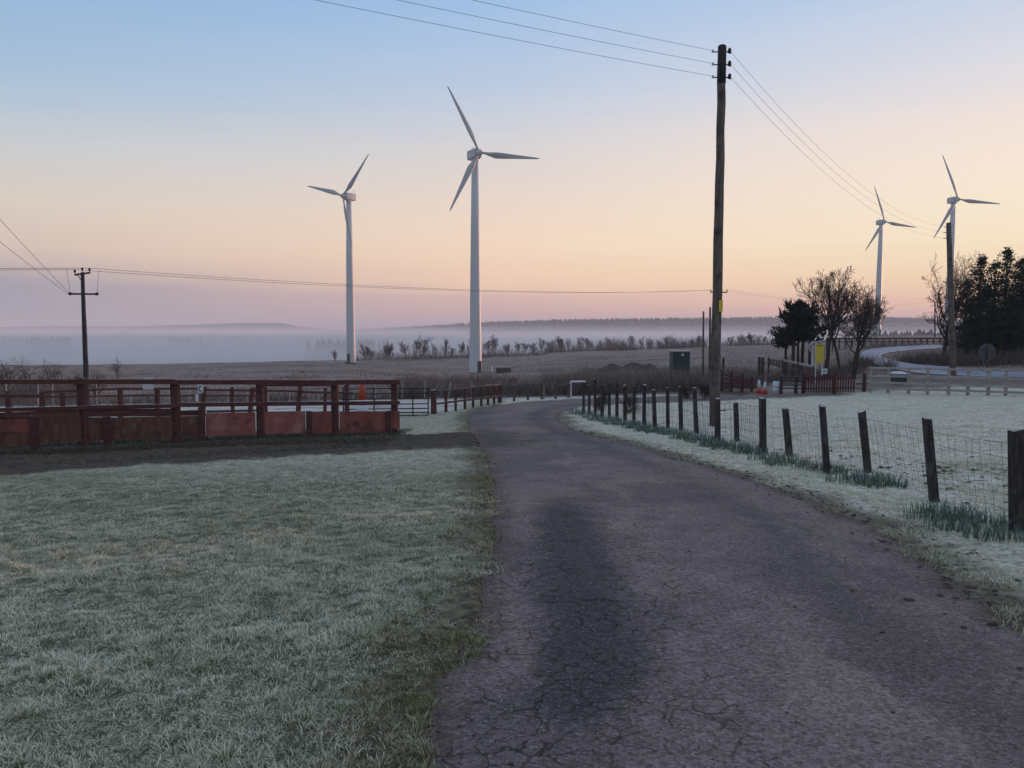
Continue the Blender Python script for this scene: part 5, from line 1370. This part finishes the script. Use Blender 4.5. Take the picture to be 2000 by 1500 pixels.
# daffodil leaf clumps under the wire fence
DAF = [(1940, 1052, .22, 46), (1890, 1030, .34, 95), (1830, 1012, .30, 75), (1720, 948, .30, 80), (1675, 940, .34, 90), (1590, 918, .28, 60), (1625, 925, .2, 30), (1535, 908, .30, 70), (1500, 898, .30, 60), (1465, 886, .30, 70), (1430, 878, .32, 70), (1398, 872, .32, 70), (1368, 864, .32, 70), (1342, 858, .34, 75), (1318, 850, .34, 70), (1292, 846, .34, 65), (1268, 842, .36, 65), (1246, 836, .36, 60), (1226, 832, .36, 60), (1207, 828, .36, 55), (1190, 824, .36, 50), (1174, 820, .36, 46), (1158, 815, .36, 42), (1143, 811, .36, 40), (1128, 808, .3, 30)]
for k, (px, py, rd, n) in enumerate(DAF):
    c = gp(px, py); n = int(n * 2.3)
    a = rng.uniform(0, 2 * np.pi, n); q = np.sqrt(rng.uniform(0, 1, n)) * rd
    x = c.x + q * np.cos(a) * 1.25; y = c.y + q * np.sin(a)
    far = c.y > 14
    V, I, t_, r_, f_ = blades(x, y, rng.uniform(.09, .26, n) * (1 - .35 * (q / rd) ** 2), (.0062 if not far else .009) * rng.uniform(.7, 1.3, n), np.abs(rng.normal(.25, .3, n)), np.clip(rng.normal(.62, .3, n), 0, 1), 2)
    o = mesh_np('daffodil_clump', V - np.array(c), 3, I, 'daffodil_leaf', attrs=dict(tip=t_, rnd=r_, frost=f_)); o.location = c
    tag(o, 'tuft of green daffodil leaves under the wire fence, ' + ordinal(k) + ' from the near end', 'daffodil', 'daffodil clumps along the wire fence')

# ------------------------------------------------------------------ litter on the drive
rr = random.Random(9); mb = MB()
for _ in range(150):
    y = 2.6 + 26 * rr.random() ** 2.2; x0 = float(np.interp(y, _dl[:iL, 1], _dl[:iL, 0])); x1 = float(np.interp(y, _dr[:iR, 1], _dr[:iR, 0]))
    x = rr.uniform(x0, x1) if rr.random() < .55 else rr.choice((x0 + abs(rr.gauss(0, .15)), x1 - abs(rr.gauss(0, .35))))
    f_ = (x - x0) / (x1 - x0); z = h(x, y) - .012 + .025 * math.sin(math.pi * min(max(f_, 0), 1)) + .004
    s_ = rr.uniform(.005, .014); a = rr.uniform(0, 6.28); e_ = rr.uniform(.5, 2.6)
    mb.box((x, y, z), (s_ * e_, s_, s_ * .5), a)
for _ in range(260):
    y = 3.6 + 17 * rr.random() ** 1.5; x1 = float(np.interp(y, _dr[:iR, 1], _dr[:iR, 0])); x = x1 + rr.gauss(.12, .2); s_ = rr.uniform(.008, .03); a = rr.uniform(0, 6.28)
    c = Vector((x, y, h(x, y) + .006)); P = []
    for zz, k_ in ((-.3, 1.0), (.45, .6)):
        for q in range(4):
            t_ = a + q * 1.571; P.append(c + Vector((math.cos(t_) * s_ * k_ * rr.uniform(.6, 1.5) * 1.5, math.sin(t_) * s_ * k_ * rr.uniform(.6, 1.4), zz * s_ * .6)))
    mb.hexa(P)
tag(mb.build('debris', 'earth'), 'dark crumbs of earth and stones scattered on the drive', 'debris', None, 'stuff')
mb = MB()
for _ in range(90):
    y = 2.6 + 14 * rr.random() ** 1.6; x0 = float(np.interp(y, _dl[:iL, 1], _dl[:iL, 0])); x1 = float(np.interp(y, _dr[:iR, 1], _dr[:iR, 0]))
    x = rr.choice((x0 + rr.gauss(-.08, .14), x0 + rr.gauss(-.08, .14), x1 + rr.gauss(.1, .25), rr.uniform(x0, x1)))
    a = rr.uniform(0, 6.28); L = rr.uniform(.03, .12); p = Vector((x, y, h(x, y) + .018)); d = Vector((math.cos(a), math.sin(a), rr.uniform(-.1, .2)))
    mb.tube([p - d * L / 2, p + Vector((0, 0, .008)), p + d * L / 2], .0016, 3, False)
mb = MB()
for _ in range(1500):
    near_l = rr.random() < .25
    y = 3.0 + 17 * rr.random() ** 1.4; x1 = float(np.interp(y, _dr[:iR, 1], _dr[:iR, 0])) if not near_l else float(np.interp(y, _dl[:iL, 1], _dl[:iL, 0]))
    x = x1 + (abs(rr.gauss(0, .22)) - .05) * (1 if not near_l else -.6) if rr.random() < .85 else x1 + rr.gauss(0, .5) * .6
    c = Vector((x, y, h(x, y) + float(lumpf(np.array([x]), np.array([y]))[0]) * (drive_in(np.array([x]), np.array([y]))[0] < 0) + rr.uniform(.004, .02))); a = rr.uniform(0, 6.28); L, w_ = rr.uniform(.012, .03), rr.uniform(.006, .014)
    d = Vector((math.cos(a), math.sin(a), rr.gauss(0, .25))); e_ = Vector((-math.sin(a), math.cos(a), rr.gauss(0, .3)))
    mb.poly([c - d * L, c - d * L * .2 + e_ * w_ + Vector((0, 0, .004)), c + d * L, c - d * L * .1 - e_ * w_])
M('dead_leaf', (0.075, 0.048, 0.034), (0.15, 0.105, 0.07), 30, 0.9)
tag(mb.build('leaf_litter', 'dead_leaf'), 'dead brown leaves matted along the edges of the drive', 'litter', None, 'stuff')
mb = MB()
patches = [(rr.uniform(7.5, 15), rr.uniform(2.0, 5.0)) for _ in range(9)]
for _ in range(260):
    py_, po = rr.choice(patches); y = py_ + rr.gauss(0, .8); x = float(np.interp(y, _dr[:iR, 1], _dr[:iR, 0])) + max(1.7, po + rr.gauss(0, .9)); s_ = rr.uniform(.012, .05) * rr.choice((.6, 1, 1.2)); a = rr.gauss(0, .4); c = Vector((x, y, h(x, y) + .004)); P = []
    for zz, k_ in ((-.3, 1.0), (.35, .55)):
        for q in range(4):
            t_ = a + .785 + q * 1.571; P.append(c + Vector((math.cos(t_) * s_ * k_ * rr.uniform(.8, 2.0), math.sin(t_) * s_ * k_ * rr.uniform(.5, 1.0), zz * s_)))
    mb.hexa(P)
tag(mb.build('trodden_clods', 'earth'), 'dark trodden clods in the frosted field behind the wire fence', 'clods', None, 'stuff')
M('straw', (0.33, 0.27, 0.17), (0.24, 0.19, 0.11), 20, 0.8)
tag(mb.build('straw_litter', 'straw'), 'bits of dry straw along the edges of the drive', 'litter', None, 'stuff')

# ------------------------------------------------------------------ air: thin haze everywhere, mist lying in the valley
def volume_box(name, lo, hi, dens, col, label, aniso=0.0):
    if name not in MATS or True:
        m = bpy.data.materials.new(name); m.use_nodes = True; nt = m.node_tree; nt.nodes.clear()
        v = nt.nodes.new('ShaderNodeVolumePrincipled'); v.inputs['Color'].default_value = col + (1,); v.inputs['Density'].default_value = dens; v.inputs['Anisotropy'].default_value = aniso
        o_ = nt.nodes.new('ShaderNodeOutputMaterial'); nt.links.new(v.outputs[0], o_.inputs['Volume'])
    c = [(a + b2) / 2 for a, b2 in zip(lo, hi)]
    o = MB().box(c, [b2 - a for a, b2 in zip(lo, hi)]).build(name, None, None, False, c)
    o.data.materials.append(m)
    return tag(o, label, 'haze', None, 'stuff')
volume_box('haze', (-6600, -6600, -34), (6600, 6600, 58), 0.00028, (0.93, 0.92, 0.96), 'thin even haze over the whole moor')
for k, (y0, top, dens, xa, xb) in enumerate(((255, -14.0, .0012, -3400, 3400), (258, -10.5, .0010, -3300, 3300), (264, -7.5, .0009, -3350, 3350), (280, -5.0, .0007, -3250, 3250), (310, -2.8, .0005, -3200, 3200), (350, -0.8, .00034, -3150, 250), (420, 1.0, .00030, -3100, -60), (520, 2.2, .00022, -700, 3100), (600, 4.5, .00020, -3050, 420), (700, 9.0, .00014, -3000, 3000))):
    volume_box('mist', (xa, y0, -33.5 - .05 * k), (xb, 1720 - 15 * k, top), dens, (0.985, 0.972, 0.985), ['lowest and thickest', 'second', 'third', 'fourth', 'fifth', 'sixth', 'seventh', 'eighth', 'ninth', 'topmost and thinnest'][k] + ' layer of the mist lying in the valley')
